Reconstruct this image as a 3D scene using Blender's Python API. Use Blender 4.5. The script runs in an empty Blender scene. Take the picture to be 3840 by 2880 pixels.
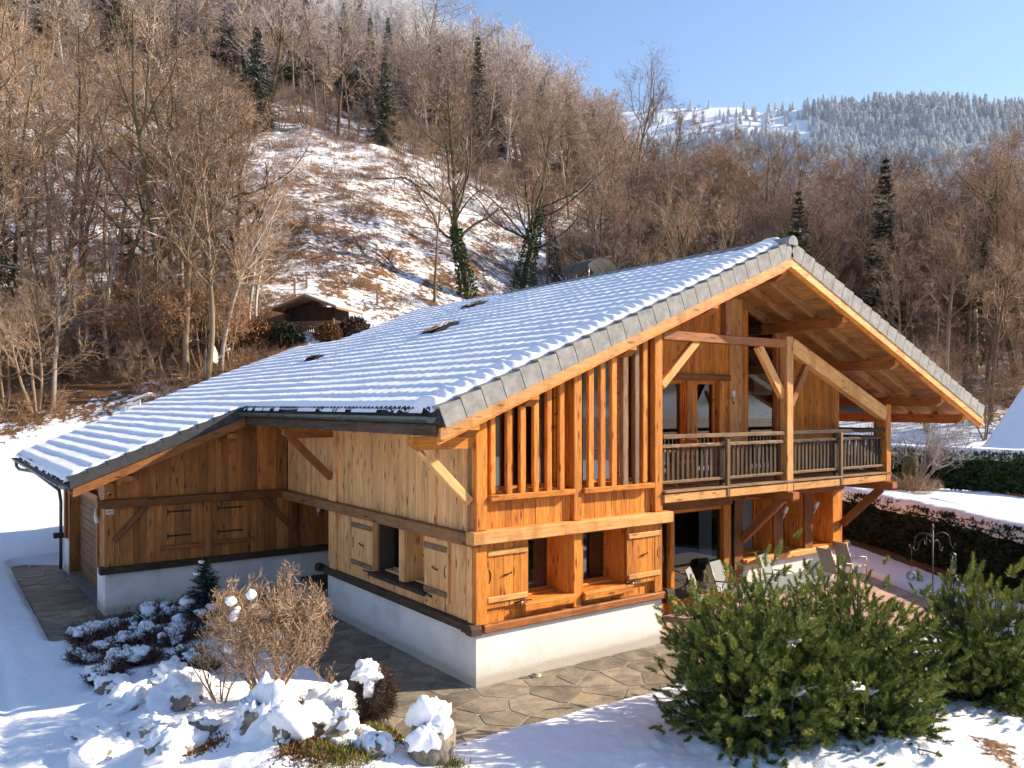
import bpy, math, random
import numpy as np
from mathutils import Vector as V, Matrix
R_ = math.radians
sc = bpy.context.scene
# ------------------------------------------------------------ camera, world, sun, exposure
CAM = np.array([-7.29, -11.10, 4.60]); YAW = R_(54.12); FPX = 3061.0; VH = 1519.4
FWD = np.array([math.cos(YAW), math.sin(YAW), 0.0]); RGT = np.array([math.sin(YAW), -math.cos(YAW), 0.0])
cd = bpy.data.cameras.new('camera'); cam = bpy.data.objects.new('camera', cd); sc.collection.objects.link(cam)
cam.location = CAM; cam.rotation_euler = (R_(90), 0, YAW - R_(90))
cd.sensor_width = 36; cd.lens = 36 * FPX / 3840; cd.shift_y = 79.4 / 3840; cd.clip_start = .1; cd.clip_end = 9000
sc.camera = cam
SUN = np.array([2.03, -1.0, 1.25]); SUN = SUN / np.linalg.norm(SUN)
w = bpy.data.worlds.new('World'); sc.world = w; w.use_nodes = True
nt = w.node_tree; bg = nt.nodes['Background']
sky = nt.nodes.new('ShaderNodeTexSky'); sky.sky_type = 'NISHITA'; sky.sun_disc = False
sky.sun_elevation = math.asin(SUN[2]); sky.sun_rotation = math.atan2(SUN[0], SUN[1])
sky.altitude = 900; sky.air_density = 1.0; sky.dust_density = .35; sky.ozone_density = 3.2
nt.links.new(sky.outputs[0], bg.inputs[0]); bg.inputs[1].default_value = .117
sl = bpy.data.lights.new('sun', 'SUN'); sl.energy = 5.0; sl.angle = R_(.55); sl.color = (1, .85, .64)
so = bpy.data.objects.new('sun', sl); sc.collection.objects.link(so)
so.rotation_euler = V(SUN).to_track_quat('Z', 'Y').to_euler(); so.location = (20, -20, 30)
vs = sc.view_settings; vs.view_transform = 'Standard'; vs.look = 'None'; vs.exposure = 1.08; vs.gamma = 1; vs.use_curve_mapping = False
sc.cycles.max_bounces = 7; sc.cycles.diffuse_bounces = 5; sc.cycles.glossy_bounces = 3; sc.cycles.transparent_max_bounces = 8
sc.cycles.use_adaptive_sampling = True; sc.cycles.adaptive_threshold = .025; sc.cycles.adaptive_min_samples = 20; sc.cycles.use_denoising = True; sc.cycles.caustics_reflective = False; sc.cycles.caustics_refractive = False

# ------------------------------------------------------------ helpers
rnd = random.Random(7)
COL = sc.collection
def ray(u, v): return FWD + RGT * (u - 1920) / FPX + np.array([0, 0, 1.0]) * (VH - v) / FPX
def onz(u, v, z=0.0):
    k = ray(u, v); return CAM + k * (z - CAM[2]) / k[2]
def at(u, D): return CAM + D * (FWD + RGT * (u - 1920) / FPX)      # ground plan position, height ignored
def link(o, parent=None):
    COL.objects.link(o)
    if parent is not None:
        o.parent = parent
        o.matrix_parent_inverse = parent.matrix_basis.inverted()
    return o
def tag(o, label=None, cat=None, group=None, kind=None):
    if label: o['label'] = label
    if cat: o['category'] = cat
    if group: o['group'] = group
    if kind: o['kind'] = kind
    return o
def empty(name, loc=(0, 0, 0), label=None, cat=None, group=None):
    o = bpy.data.objects.new(name, None); o.location = loc; o.empty_display_size = .2
    link(o); return tag(o, label, cat, group)
def mesh(name, verts, faces, mat=None, smooth=False):
    me = bpy.data.meshes.new(name)
    if isinstance(verts, np.ndarray) and isinstance(faces, np.ndarray):
        n, k = faces.shape
        me.vertices.add(len(verts)); me.vertices.foreach_set('co', np.ascontiguousarray(verts, dtype=np.float32).ravel())
        me.loops.add(n * k); me.loops.foreach_set('vertex_index', np.ascontiguousarray(faces, dtype=np.int32).ravel())
        me.polygons.add(n); me.polygons.foreach_set('loop_start', np.arange(0, n * k, k, dtype=np.int32))
        me.update(calc_edges=True)
    else:
        me.from_pydata([tuple(map(float, p)) for p in verts], [], [tuple(map(int, f)) for f in faces]); me.update()
    if mat: me.materials.append(mat)
    if smooth: me.polygons.foreach_set('use_smooth', np.ones(len(me.polygons), dtype=bool))
    return me
def obj(name, me, parent=None, M=None):
    o = bpy.data.objects.new(name, me)
    if M is not None: o.matrix_basis = M
    return link(o, parent)
_bc = {}
def cham(L, w, h, b, mat):
    key = (round(L, 3), round(w, 3), round(h, 3), round(b, 4), mat.name)
    if key in _bc: return _bc[key]
    vs_, idx = [], {}
    H = (L / 2, w / 2, h / 2); b = min(b, .45 * min(H) * 2)
    for sx in (-1, 1):
        for sy in (-1, 1):
            for sz in (-1, 1):
                s = (sx, sy, sz)
                for a in range(3):
                    p = [s[i] * (H[i] - (b if i != a else 0)) for i in range(3)]
                    idx[(s, a)] = len(vs_); vs_.append(p)
    fs = []
    def face(ids):
        P = [np.array(vs_[i]) for i in ids]; n = np.cross(P[1] - P[0], P[2] - P[0])
        fs.append(ids if n @ sum(P) > 0 else ids[::-1])
    for a in range(3):
        o1, o2 = [i for i in range(3) if i != a]
        for sa in (-1, 1):
            q = []
            for s1, s2 in ((-1, -1), (1, -1), (1, 1), (-1, 1)):
                s = [0, 0, 0]; s[a] = sa; s[o1] = s1; s[o2] = s2; q.append(idx[(tuple(s), a)])
            face(q)
        for s1 in (-1, 1):
            for s2 in (-1, 1):
                m = [0, 0, 0]; n = [0, 0, 0]
                m[o1] = n[o1] = s1; m[o2] = n[o2] = s2; m[a] = -1; n[a] = 1
                m, n = tuple(m), tuple(n)
                face([idx[(m, o1)], idx[(n, o1)], idx[(n, o2)], idx[(m, o2)]])
    for sx in (-1, 1):
        for sy in (-1, 1):
            for sz in (-1, 1):
                s = (sx, sy, sz); face([idx[(s, 0)], idx[(s, 1)], idx[(s, 2)]])
    me = mesh('box', vs_, fs, mat); _bc[key] = me
    return me
def frame(p0, p1, up):
    X = (V(p1) - V(p0)); L = X.length; X.normalize()
    Z = V(up) - X * X.dot(V(up)); Z.normalize(); Y = Z.cross(X)
    M = Matrix((X, Y, Z)).transposed().to_4x4(); M.translation = (V(p0) + V(p1)) / 2
    return M, L
def beam(name, p0, p1, w, h, mat, parent=None, up=(0, 0, 1), b=.012):
    M, L = frame(p0, p1, up)
    return obj(name, cham(L, w, h, b, mat), parent, M)
def box(name, lo, hi, mat, parent=None, b=.008):
    lo = V(lo); hi = V(hi); d = hi - lo; c = (lo + hi) / 2; a = max(range(3), key=lambda i: d[i])
    e = V((0, 0, 0)); e[a] = d[a] / 2
    if a == 2: return beam(name, c - e, c + e, d[0], d[1], mat, parent, (0, 1, 0), b)   # local Y ~ x, local Z ~ y
    return beam(name, c - e, c + e, d[1 - a] if a < 2 else d[0], d[2], mat, parent, (0, 0, 1), b)
def prism(name, poly, O, U, W, t, mat, parent=None):
    """polygon poly (u,w) in plane O+uU+wW, extruded by t along U x W; local X = U"""
    U = V(U).normalized(); W = V(W).normalized(); N = U.cross(W)
    n = len(poly)
    vs_ = [(a, c, 0) for a, c in poly] + [(a, c, t) for a, c in poly]
    area = sum(poly[i][0] * poly[(i + 1) % n][1] - poly[(i + 1) % n][0] * poly[i][1] for i in range(n))
    fs = [list(range(n))[::-1], list(range(n, 2 * n))] + [[i, (i + 1) % n, n + (i + 1) % n, n + i] for i in range(n)]
    if (area < 0) != (t < 0): fs = [f[::-1] for f in fs]
    M = Matrix((U, W, N)).transposed().to_4x4(); M.translation = V(O)
    return obj(name, mesh(name, vs_, fs, mat), parent, M)
def tube_arrays(P0, P1, r0, r1, k):
    """many tapered tubes at once; arrays (n,3),(n,3),(n,),(n,)"""
    d = P1 - P0; d = d / (np.linalg.norm(d, axis=1, keepdims=True) + 1e-9)
    a = np.where(np.abs(d[:, 2:3]) > .9, np.array([[1.0, 0, 0]]), np.array([[0, 0, 1.0]]))
    s = np.cross(d, a); s /= np.linalg.norm(s, axis=1, keepdims=True); t = np.cross(d, s)
    n = len(P0); ang = np.arange(k) * 2 * np.pi / k
    ring = s[:, None, :] * np.cos(ang)[None, :, None] + t[:, None, :] * np.sin(ang)[None, :, None]
    A = P0[:, None, :] + ring * r0[:, None, None]; B = P1[:, None, :] + ring * r1[:, None, None]
    Vv = np.concatenate([A, B], axis=1).reshape(-1, 3)
    base = (np.arange(n) * 2 * k)[:, None]; i = np.arange(k)[None, :]; j = (i + 1) % k
    F = np.stack([base + i, base + k + i, base + k + j, base + j], axis=2).reshape(-1, 4)
    return Vv, F
def polytube(pts, rad, k=8, cap=True):
    pts = [np.array(p, float) for p in pts]; n = len(pts)
    if not hasattr(rad, '__len__'): rad = [rad] * n
    vs_, fs = [], []
    prev = None
    for i in range(n):
        d = pts[min(i + 1, n - 1)] - pts[max(i - 1, 0)]; d /= np.linalg.norm(d)
        if prev is None:
            a = np.array([0, 0, 1.0]) if abs(d[2]) < .9 else np.array([1.0, 0, 0])
            s = np.cross(d, a)
        else: s = prev - d * (prev @ d)
        s /= np.linalg.norm(s); prev = s; t = np.cross(d, s)
        for q in range(k):
            g = 2 * math.pi * q / k; vs_.append(pts[i] + rad[i] * (s * math.cos(g) + t * math.sin(g)))
    for i in range(n - 1):
        for q in range(k):
            fs.append([i * k + q, i * k + (q + 1) % k, (i + 1) * k + (q + 1) % k, (i + 1) * k + q])
    if cap: fs += [list(range(k))[::-1], list(range((n - 1) * k, n * k))]
    return vs_, fs
def tube(name, pts, rad, mat, parent=None, k=8): 
    a, f = polytube(pts, rad, k); return obj(name, mesh(name, a, f, mat, True), parent)
def join_parts(lst):
    vs_, fs = [], []
    for a, f in lst:
        o = len(vs_); vs_ += [tuple(p) for p in a]; fs += [[i + o for i in g] for g in f]
    return vs_, fs
def boxvf(lo, hi):
    x0, y0, z0 = lo; x1, y1, z1 = hi
    return ([(x0, y0, z0), (x1, y0, z0), (x1, y1, z0), (x0, y1, z0), (x0, y0, z1), (x1, y0, z1), (x1, y1, z1), (x0, y1, z1)],
            [[0, 3, 2, 1], [4, 5, 6, 7], [0, 1, 5, 4], [1, 2, 6, 5], [2, 3, 7, 6], [3, 0, 4, 7]])
# noise
def _h(i, j, s): 
    n = (i * 374761393 + j * 668265263 + s * 974634779) & 0xffffffff
    n = ((n ^ (n >> 13)) * 1274126177) & 0xffffffff
    return ((n ^ (n >> 16)) & 0xffff) / 65535.0
def vnoise(x, y, s=0):
    x = np.asarray(x, float); y = np.asarray(y, float)
    i = np.floor(x).astype(np.int64); j = np.floor(y).astype(np.int64); fx = x - i; fy = y - j
    fx = fx * fx * (3 - 2 * fx); fy = fy * fy * (3 - 2 * fy)
    a = _h(i, j, s); b = _h(i + 1, j, s); c = _h(i, j + 1, s); d = _h(i + 1, j + 1, s)
    return (a * (1 - fx) + b * fx) * (1 - fy) + (c * (1 - fx) + d * fx) * fy
def fbm(x, y, s=0, o=4):
    r = 0; a = .5
    for k in range(o): r = r + a * vnoise(x * 2 ** k, y * 2 ** k, s + k * 17); a *= .5
    return r - .5 + .5 ** (o + 1)
def sstep(a, b, x):   # also works for a > b
    t = np.clip((x - a) / (b - a), 0, 1); return t * t * (3 - 2 * t)

# ------------------------------------------------------------ materials
def newmat(name):
    m = bpy.data.materials.new(name); m.use_nodes = True
    n = m.node_tree.nodes; l = m.node_tree.links
    return m, n, l, n['Principled BSDF']
def mixc(n, l, fac, a, b, mode='MIX'):
    x = n.new('ShaderNodeMix'); x.data_type = 'RGBA'; x.blend_type = mode
    for s, val in ((x.inputs[0], fac), (x.inputs[6], a), (x.inputs[7], b)):
        if hasattr(val, 'links') or hasattr(val, 'is_linked'): l.new(val, s)
        elif isinstance(val, (int, float)): s.default_value = val
        else: s.default_value = (*val, 1)
    return x.outputs[2]
def ramp(n, l, src, stops):
    r = n.new('ShaderNodeValToRGB'); e = r.color_ramp.elements
    while len(e) < len(stops): e.new(.5)
    for k, (p, c) in zip(e, stops):
        k.position = p; k.color = (*c, 1) if hasattr(c, '__len__') else (c, c, c, 1)
    l.new(src, r.inputs[0]); return r.outputs[0]
def noise(n, l, vec, scale, detail=4, rough=.55, dist=0):
    t = n.new('ShaderNodeTexNoise'); t.inputs['Scale'].default_value = scale; t.inputs['Detail'].default_value = detail
    t.inputs['Roughness'].default_value = rough; t.inputs['Distortion'].default_value = dist
    if vec is not None: l.new(vec, t.inputs['Vector'])
    return t.outputs[0]
def math_(n, l, op, a, b=None, c=None):
    t = n.new('ShaderNodeMath'); t.operation = op
    for s, val in zip(t.inputs, (a, b, c)):
        if val is None: continue
        if isinstance(val, (int, float)): s.default_value = val
        else: l.new(val, s)
    return t.outputs[0]
def bump(n, l, h, bsdf, strength=.3, dist=.02):
    b = n.new('ShaderNodeBump'); b.inputs['Strength'].default_value = strength; b.inputs['Distance'].default_value = dist
    l.new(h, b.inputs['Height']); l.new(b.outputs[0], bsdf.inputs['Normal'])
def ocoord(n, l, scale=(1, 1, 1), rand=True):
    tc = n.new('ShaderNodeTexCoord'); mp = n.new('ShaderNodeMapping'); mp.inputs['Scale'].default_value = scale
    l.new(tc.outputs['Object'], mp.inputs['Vector'])
    oi = n.new('ShaderNodeObjectInfo')
    if rand:
        k = math_(n, l, 'MULTIPLY', oi.outputs['Random'], 91.7)
        cx = n.new('ShaderNodeCombineXYZ')
        for i in range(3): l.new(k, cx.inputs[i])
        l.new(cx.outputs[0], mp.inputs['Location'])
    return mp.outputs[0], oi.outputs['Random']
def wood(name, dark, light, knot=(.06, .025, .01), rough=.6, var=(.78, 1.18), grey=None, greyamt=0, knots=1.0):
    m, n, l, B = newmat(name)
    vec, rn = ocoord(n, l, (1.1, 13, 13)); kv, _ = ocoord(n, l, (1.9, 7.5, 7.5))
    g = noise(n, l, vec, 1.6, 5, .6, 1.6)
    c = ramp(n, l, g, [(.28, dark), (.5, tuple((a + b) / 2 for a, b in zip(dark, light))), (.72, light)])
    fine, _ = ocoord(n, l, (2.5, 70, 70)); fg = noise(n, l, fine, 1.0, 2, .6)
    c = mixc(n, l, 1.0, c, ramp(n, l, fg, [(.3, .8), (.6, 1.06)]), 'MULTIPLY')
    vo = n.new('ShaderNodeTexVoronoi'); vo.inputs['Scale'].default_value = 1.0; l.new(kv, vo.inputs['Vector'])
    kf = ramp(n, l, vo.outputs['Distance'], [(.09, .92 * knots), (.22, 0.0)])
    c = mixc(n, l, kf, c, knot)
    if grey:
        wv, _ = ocoord(n, l, (.6, 3, 3)); wn = noise(n, l, wv, 1.5, 4, .65)
        c = mixc(n, l, ramp(n, l, wn, [(.62 - greyamt * .4, 0.0), (.78 - greyamt * .3, min(1, .35 + greyamt))]), c, grey)
    ge = n.new('ShaderNodeNewGeometry'); wm_ = n.new('ShaderNodeMapping'); wm_.inputs['Scale'].default_value = (2.2, 2.2, .55); l.new(ge.outputs['Position'], wm_.inputs['Vector'])
    st_ = noise(n, l, wm_.outputs[0], 1.0, 5, .7); c = mixc(n, l, 1.0, c, ramp(n, l, st_, [(.30, (.66, .58, .52)), (.5, (1, 1, 1)), (.7, (1.08, 1.05, 1.0))]), 'MULTIPLY')
    mr = n.new('ShaderNodeMapRange'); mr.inputs[3].default_value = var[0]; mr.inputs[4].default_value = var[1]; l.new(rn, mr.inputs[0])
    c = mixc(n, l, 1.0, c, mr.outputs[0], 'MULTIPLY')
    l.new(c, B.inputs['Base Color']); B.inputs['Roughness'].default_value = rough; B.inputs['Specular IOR Level'].default_value = .3
    bump(n, l, g, B, .25, .01)
    return m
def plain(name, col, rough=.6, metal=0, spec=.4, noisy=0, nscale=8, bumpy=0, bscale=30, rand=False):
    m, n, l, B = newmat(name); B.inputs['Roughness'].default_value = rough; B.inputs['Metallic'].default_value = metal
    B.inputs['Specular IOR Level'].default_value = spec; B.inputs['Base Color'].default_value = (*col, 1)
    if noisy or bumpy:
        vec, rn = ocoord(n, l, (1, 1, 1), rand)
        if noisy:
            g = noise(n, l, vec, nscale, 5, .6)
            l.new(mixc(n, l, 1.0, ramp(n, l, g, [(.3, 1 - noisy), (.7, 1 + noisy * .4)]), col, 'MULTIPLY'), B.inputs['Base Color'])
        if bumpy: bump(n, l, noise(n, l, vec, bscale, 4, .6), B, bumpy, .02)
    return m
W_OR = wood('larch_orange', (.43, .120, .014), (.84, .33, .052), (.16, .05, .012), .55)
W_PALE = wood('larch_pale', (.70, .34, .12), (.95, .58, .26), (.17, .06, .022), .65, (.85, 1.1), (.42, .25, .13), .06)
W_BRN = wood('larch_brown', (.27, .095, .022), (.58, .24, .065), (.07, .022, .008), .6, (.62, 1.3))
W_BEAM = wood('beam_red_brown', (.19, .062, .016), (.40, .15, .042), (.09, .03, .01), .55)
W_BELT = wood('belt_brown', (.17, .078, .03), (.40, .20, .08), (.07, .025, .01), .65, (.85, 1.15), (.24, .16, .1), .15)
W_DBEAM = wood('beam_dark', (.12, .042, .012), (.29, .11, .033), (.04, .014, .006), .55)
W_PINK = wood('beam_fresh', (.56, .24, .065), (.84, .45, .165), (.3, .1, .03), .6)
W_GREY = wood('weathered_grey', (.13, .072, .036), (.36, .22, .12), (.05, .03, .02), .75, (.7, 1.15), (.2, .155, .115), .22, .5)
W_BLACK = wood('weathered_black', (.025, .018, .013), (.11, .075, .05), (.02, .012, .01), .8, (.7, 1.2), (.16, .12, .09), .12, .4)
W_SOFF = wood('soffit', (.30, .13, .04), (.54, .28, .105), (.16, .06, .02), .65, (.8, 1.12))
W_GAR = wood('garage_slat', (.13, .055, .024), (.27, .13, .062), (.06, .025, .012), .65, (.85, 1.15))
W_DECK = wood('deck_wood', (.42, .25, .18), (.62, .42, .32), (.2, .1, .07), .75, (.82, 1.12), (.42, .33, .28), .15, .3)
W_OLD = wood('hut_wood', (.02, .013, .01), (.07, .045, .03), (.015, .01, .008), .85)
BACKING = plain('dark_backing', (.035, .018, .009), .9)
def plaster_mat():
    m, n, l, B = newmat('white_render'); vec, _ = ocoord(n, l, (1, 1, 1), False)
    g = noise(n, l, vec, 55, 3, .6); g2 = noise(n, l, vec, 1.3, 4, .6)
    c = ramp(n, l, g2, [(.3, (.64, .62, .575)), (.5, (.80, .785, .75)), (.7, (.86, .845, .81))])
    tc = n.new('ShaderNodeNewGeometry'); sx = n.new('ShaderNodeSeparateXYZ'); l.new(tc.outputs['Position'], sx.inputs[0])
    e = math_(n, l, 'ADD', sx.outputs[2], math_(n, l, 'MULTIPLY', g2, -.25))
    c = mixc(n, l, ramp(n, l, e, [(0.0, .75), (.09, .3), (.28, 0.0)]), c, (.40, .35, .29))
    l.new(c, B.inputs['Base Color']); B.inputs['Roughness'].default_value = .9; B.inputs['Specular IOR Level'].default_value = .2
    bump(n, l, g, B, .35, .02); return m
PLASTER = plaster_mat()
def snow_mat(name='snow', s1=9, st=.35, col=(.86, .88, .92), fine=70):
    m, n, l, B = newmat(name)
    tc = n.new('ShaderNodeTexCoord'); g = noise(n, l, tc.outputs['Object'], s1, 5, .65); f = noise(n, l, tc.outputs['Object'], fine, 3, .6)
    h = math_(n, l, 'ADD', g, math_(n, l, 'MULTIPLY', f, .35))
    B.inputs['Base Color'].default_value = (*col, 1); B.inputs['Roughness'].default_value = .65; B.inputs['Specular IOR Level'].default_value = .25
    bump(n, l, h, B, st, .04); return m
SNOW = snow_mat(); SNOW_ROOF = snow_mat('roof_snow', 5, .22, (.86, .89, .94), 45)
TILE = plain('concrete_tile', (.32, .31, .29), .85, 0, .2, .35, 7, .3, 60, True)
TILE_D = plain('dark_tile', (.055, .055, .06), .75, 0, .3, .4, 9, .3, 40, True)
ZINC = plain('zinc_gutter', (.12, .15, .145), .45, .7, .5, .4, 4)
STEEL = plain('black_iron', (.02, .02, .022), .5, .6)
LAMPW = plain('lamp_white', (.75, .74, .72), .4); LAMPM = plain('lamp_metal', (.5, .5, .52), .3, 1)
def glass_mat(name, tint=(.8, .84, .84), ior=1.9):
    m, n, l, B = newmat(name); n.remove(B); out = n['Material Output']
    tr = n.new('ShaderNodeBsdfTransparent'); tr.inputs[0].default_value = (*tint, 1)
    gl = n.new('ShaderNodeBsdfGlossy'); gl.inputs['Roughness'].default_value = .015; gl.inputs[0].default_value = (.95, .97, 1, 1)
    fr = n.new('ShaderNodeFresnel'); fr.inputs[0].default_value = ior
    mx = n.new('ShaderNodeMixShader'); l.new(fr.outputs[0], mx.inputs[0]); l.new(tr.outputs[0], mx.inputs[1]); l.new(gl.outputs[0], mx.inputs[2])
    l.new(mx.outputs[0], out.inputs[0]); return m
GLASS = glass_mat('window_glass', (.7, .74, .74), 2.1)
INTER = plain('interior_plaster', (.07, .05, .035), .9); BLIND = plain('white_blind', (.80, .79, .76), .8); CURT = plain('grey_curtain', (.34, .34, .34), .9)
# ------------------------------------------------------------ terrain
PH = [-180, -75, -55, -40, -32, -22, -14, -9, -3, 0, 7, 10, 13, 20, 32, 45, 75, 180]
S_ = [0, 0, .4, .56, .56, .54, .52, .50, .455, .43, .365, .355, .36, .41, .46, .4, 0, 0]
RC_ = [262, 262, 262, 262, 262, 262, 262, 262, 262, 250, 215, 148, 100, 66, 63, 62, 62, 262]
R0 = [40, 40, 36, 36, 35.5, 32, 28.5, 29, 31, 33, 36, 37, 38, 41, 46, 48, 60, 40]
PAVE = [(-2.05, 4.36, -1.82, .1), (-1.95, .1, -.5, 8.6), (-4.9, 0, 7.15, 8.7), (-5.25, -3.7, 6.7, 16.2)]
DECK = (4.34, 15.6, -2.45, 1.3)
HA = np.array([15.34, 2.99]); HB = np.array([12.03, -2.52]); HT = (HA - HB) / np.linalg.norm(HA - HB); HN = np.array([HT[1], -HT[0]])
def rsdf(x, y, r):
    cx, cy = (r[0] + r[1]) / 2, (r[2] + r[3]) / 2
    qx = np.abs(x - cx) - (r[1] - r[0]) / 2 + .3; qy = np.abs(y - cy) - (r[3] - r[2]) / 2 + .3
    return np.hypot(np.maximum(qx, 0), np.maximum(qy, 0)) + np.minimum(np.maximum(qx, qy), 0) - .3
def polar(x, y):
    D = (x - CAM[0]) * FWD[0] + (y - CAM[1]) * FWD[1]; L = (x - CAM[0]) * RGT[0] + (y - CAM[1]) * RGT[1]
    return np.hypot(D, L), np.degrees(np.arctan2(L, D))
def ground_h(x, y):
    x = np.asarray(x, float); y = np.asarray(y, float)
    rad, phi = polar(x, y)
    s = np.interp(phi, PH, S_); r0 = np.interp(phi, PH, R0); rc = np.interp(phi, PH, RC_) + 18 * fbm(phi / 6, phi * 0, 3)
    sp = lambda t: 2.5 * np.logaddexp(0, t / 2.5)
    hill = s * sp(rad - r0) - (s + .04) * sp((rad - rc) / 1.0)
    hill = np.maximum(hill, 0)
    far = sstep(28, 60, rad)
    hill = hill * (1 + .10 * fbm(x / 23, y / 23, 5) * far) + far * (1.6 * fbm(x / 9, y / 9, 9) + .5 * fbm(x / 2.2, y / 2.2, 12)) * np.clip(s * 2.2, 0, 1) + .05 * fbm(x / 1.3, y / 1.3, 14) * sstep(20, 30, rad)
    near = 1 - sstep(30, 45, rad)
    snow = .11 + .10 * fbm(x / 1.7, y / 1.7, 21) + .05 * fbm(x / .55, y / .55, 22, 3)
    bed = .28 * np.exp(-(((x + 3.4) / 1.5) ** 2 + ((y - 1.6) / 2.2) ** 2)) + .34 * np.exp(-(((x + 3.6) / 1.5) ** 2 + ((y + 1.5) / 1.3) ** 2))
    lump = np.exp(-(((x + 3.4) / 1.7) ** 2 + ((y + .6) / 2.0) ** 2))
    bed = bed + lump * (.34 * np.maximum(fbm(x / .5, y / .5, 31, 3), -.1) + .10 * fbm(x / .16, y / .16, 33, 2))
    front = .22 * np.exp(-(((x - 2.6) / 2.6) ** 2 + ((y + 5.6) / 2.0) ** 2)) * 1.4 + (.20 * fbm(x / .5, y / .5, 35, 3) + .10 * fbm(x / .13, y / .13, 36, 2)) * np.exp(-(((x - 2.5) / 4.5) ** 2 + ((y + 4.9) / 2.6) ** 2))
    for xo in (-6.5, -8.0): snow = snow - .055 * np.exp(-((x - xo - .35 * np.sin(y * .22)) / .12) ** 2) * sstep(-6, 0, y) * (1 - sstep(20, 26, y))
    edge = .09 * fbm(x / .8, y / .8, 41, 3)
    dp = np.minimum.reduce([rsdf(x, y, r) for r in PAVE]) + edge
    sd = (x - HB[0]) * HN[0] + (y - HB[1]) * HN[1]
    dd = np.maximum(rsdf(x, y, DECK), sd + .75 + edge)
    house = np.minimum(rsdf(x, y, (0, 12.4, 1.2, 14)), rsdf(x, y, (-4.05, 6, 8.5, 15)))
    house = np.minimum(house, rsdf(x, y, (0, 4.34, 0, 3)))
    d = np.minimum(np.minimum(dp, dd), house)
    loc = -.06 + (snow + bed + front + .06) * sstep(0.0, .16, d)
    loc = loc + 1.6 * sstep(2.3, 2.9, sd) * (1 - sstep(6, 9, sd)) * sstep(-14, -9, y)
    return loc * near + hill + (1 - near) * .08
def gh(x, y): return float(ground_h(np.array([x]), np.array([y]))[0])
def soil_mask(x, y):
    rad, phi = polar(x, y)
    leftfoot = sstep(39.5, 43, rad) * (1 - sstep(46, 58, rad)) * (1 - sstep(-15, -11, phi)) * .74
    mead = sstep(33, 40, rad) * .52 * (1 - sstep(14, 19, phi))
    right = sstep(5, 12, phi) * sstep(38 + 10 * sstep(14, 20, phi), 46 + 10 * sstep(14, 20, phi), rad) * .66
    fort = sstep(100, 118, rad) * .55
    m = np.maximum.reduce([leftfoot, mead * (1 - .15 * sstep(60, 90, rad)), right, fort])
    hutz = np.exp(-(((rad - 43) / 7) ** 2 + ((phi + 7) / 6.5) ** 2)); m = m * (1 - .3 * hutz)
    m = np.where(rad < 41, m * sstep(39, 42, rad + 6 * (phi > -16)), m)
    g = lambda cx, cy, r: np.exp(-(((x - cx) ** 2 + (y - cy) ** 2) / r ** 2))
    bed = .78 * g(-2.55, -.05, .42) + .8 * g(-1.95, -1.15, .62) + .62 * g(-3.45, -1.75, .6) + .5 * g(-2.8, -1.3, .7) + .6 * g(-4.5, -.5, .4)
    pine = .5 * g(1.7, -4.4, .9) + .5 * g(3.1, -5.0, .8) + .6 * g(3.4, -6.6, .7) + .5 * g(5.2, -5.6, 1.1)
    sd = (x - HB[0]) * HN[0] + (y - HB[1]) * HN[1]; strip = .95 * sstep(.75, 1.05, sd + .2 * fbm(x / .5, y / .5, 44)) * (1 - sstep(2.0, 2.4, sd)) * (rad < 36)
    return np.maximum(np.maximum(m, strip), np.clip(bed + pine, 0, .85))
def terrain_mat():
    m, n, l, B = newmat('snowy_ground')
    tc = n.new('ShaderNodeTexCoord'); vec = tc.outputs['Object']
    at_ = n.new('ShaderNodeAttribute'); at_.attribute_name = 'soil'
    ge = n.new('ShaderNodeNewGeometry')
    n1 = noise(n, l, vec, .45, 6, .68); n2 = noise(n, l, vec, 2.6, 5, .65); n3 = noise(n, l, vec, 14, 4, .6)
    s = math_(n, l, 'ADD', math_(n, l, 'MULTIPLY', n1, .42), math_(n, l, 'ADD', math_(n, l, 'MULTIPLY', n2, .42), math_(n, l, 'MULTIPLY', n3, .22)))
    s = math_(n, l, 'MULTIPLY_ADD', s, 3.0, -1.09); d = math_(n, l, 'SUBTRACT', at_.outputs['Fac'], s)
    f = ramp(n, l, math_(n, l, 'ADD', d, .5), [(.42, 0.0), (.56, 1.0)])
    f = math_(n, l, 'MULTIPLY', f, ramp(n, l, at_.outputs['Fac'], [(.02, 0.0), (.1, 1.0)]))
    col = ramp(n, l, n3, [(.3, (.075, .042, .022)), (.5, (.17, .085, .038)), (.7, (.30, .16, .07))])
    col = mixc(n, l, ramp(n, l, n2, [(.5, 0.0), (.7, .6)]), col, (.19, .085, .04))
    c = mixc(n, l, f, (.86, .88, .915), col)
    l.new(c, B.inputs['Base Color']); B.inputs['Roughness'].default_value = .75; B.inputs['Specular IOR Level'].default_value = .2
    fine = noise(n, l, vec, 60, 3, .6); mid = noise(n, l, vec, 6, 5, .6)
    h = math_(n, l, 'ADD', math_(n, l, 'MULTIPLY', mid, 1.2), math_(n, l, 'ADD', math_(n, l, 'MULTIPLY', fine, .18), math_(n, l, 'MULTIPLY', f, .5)))
    bump(n, l, h, B, .5, .05); return m
GROUND = terrain_mat()
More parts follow.
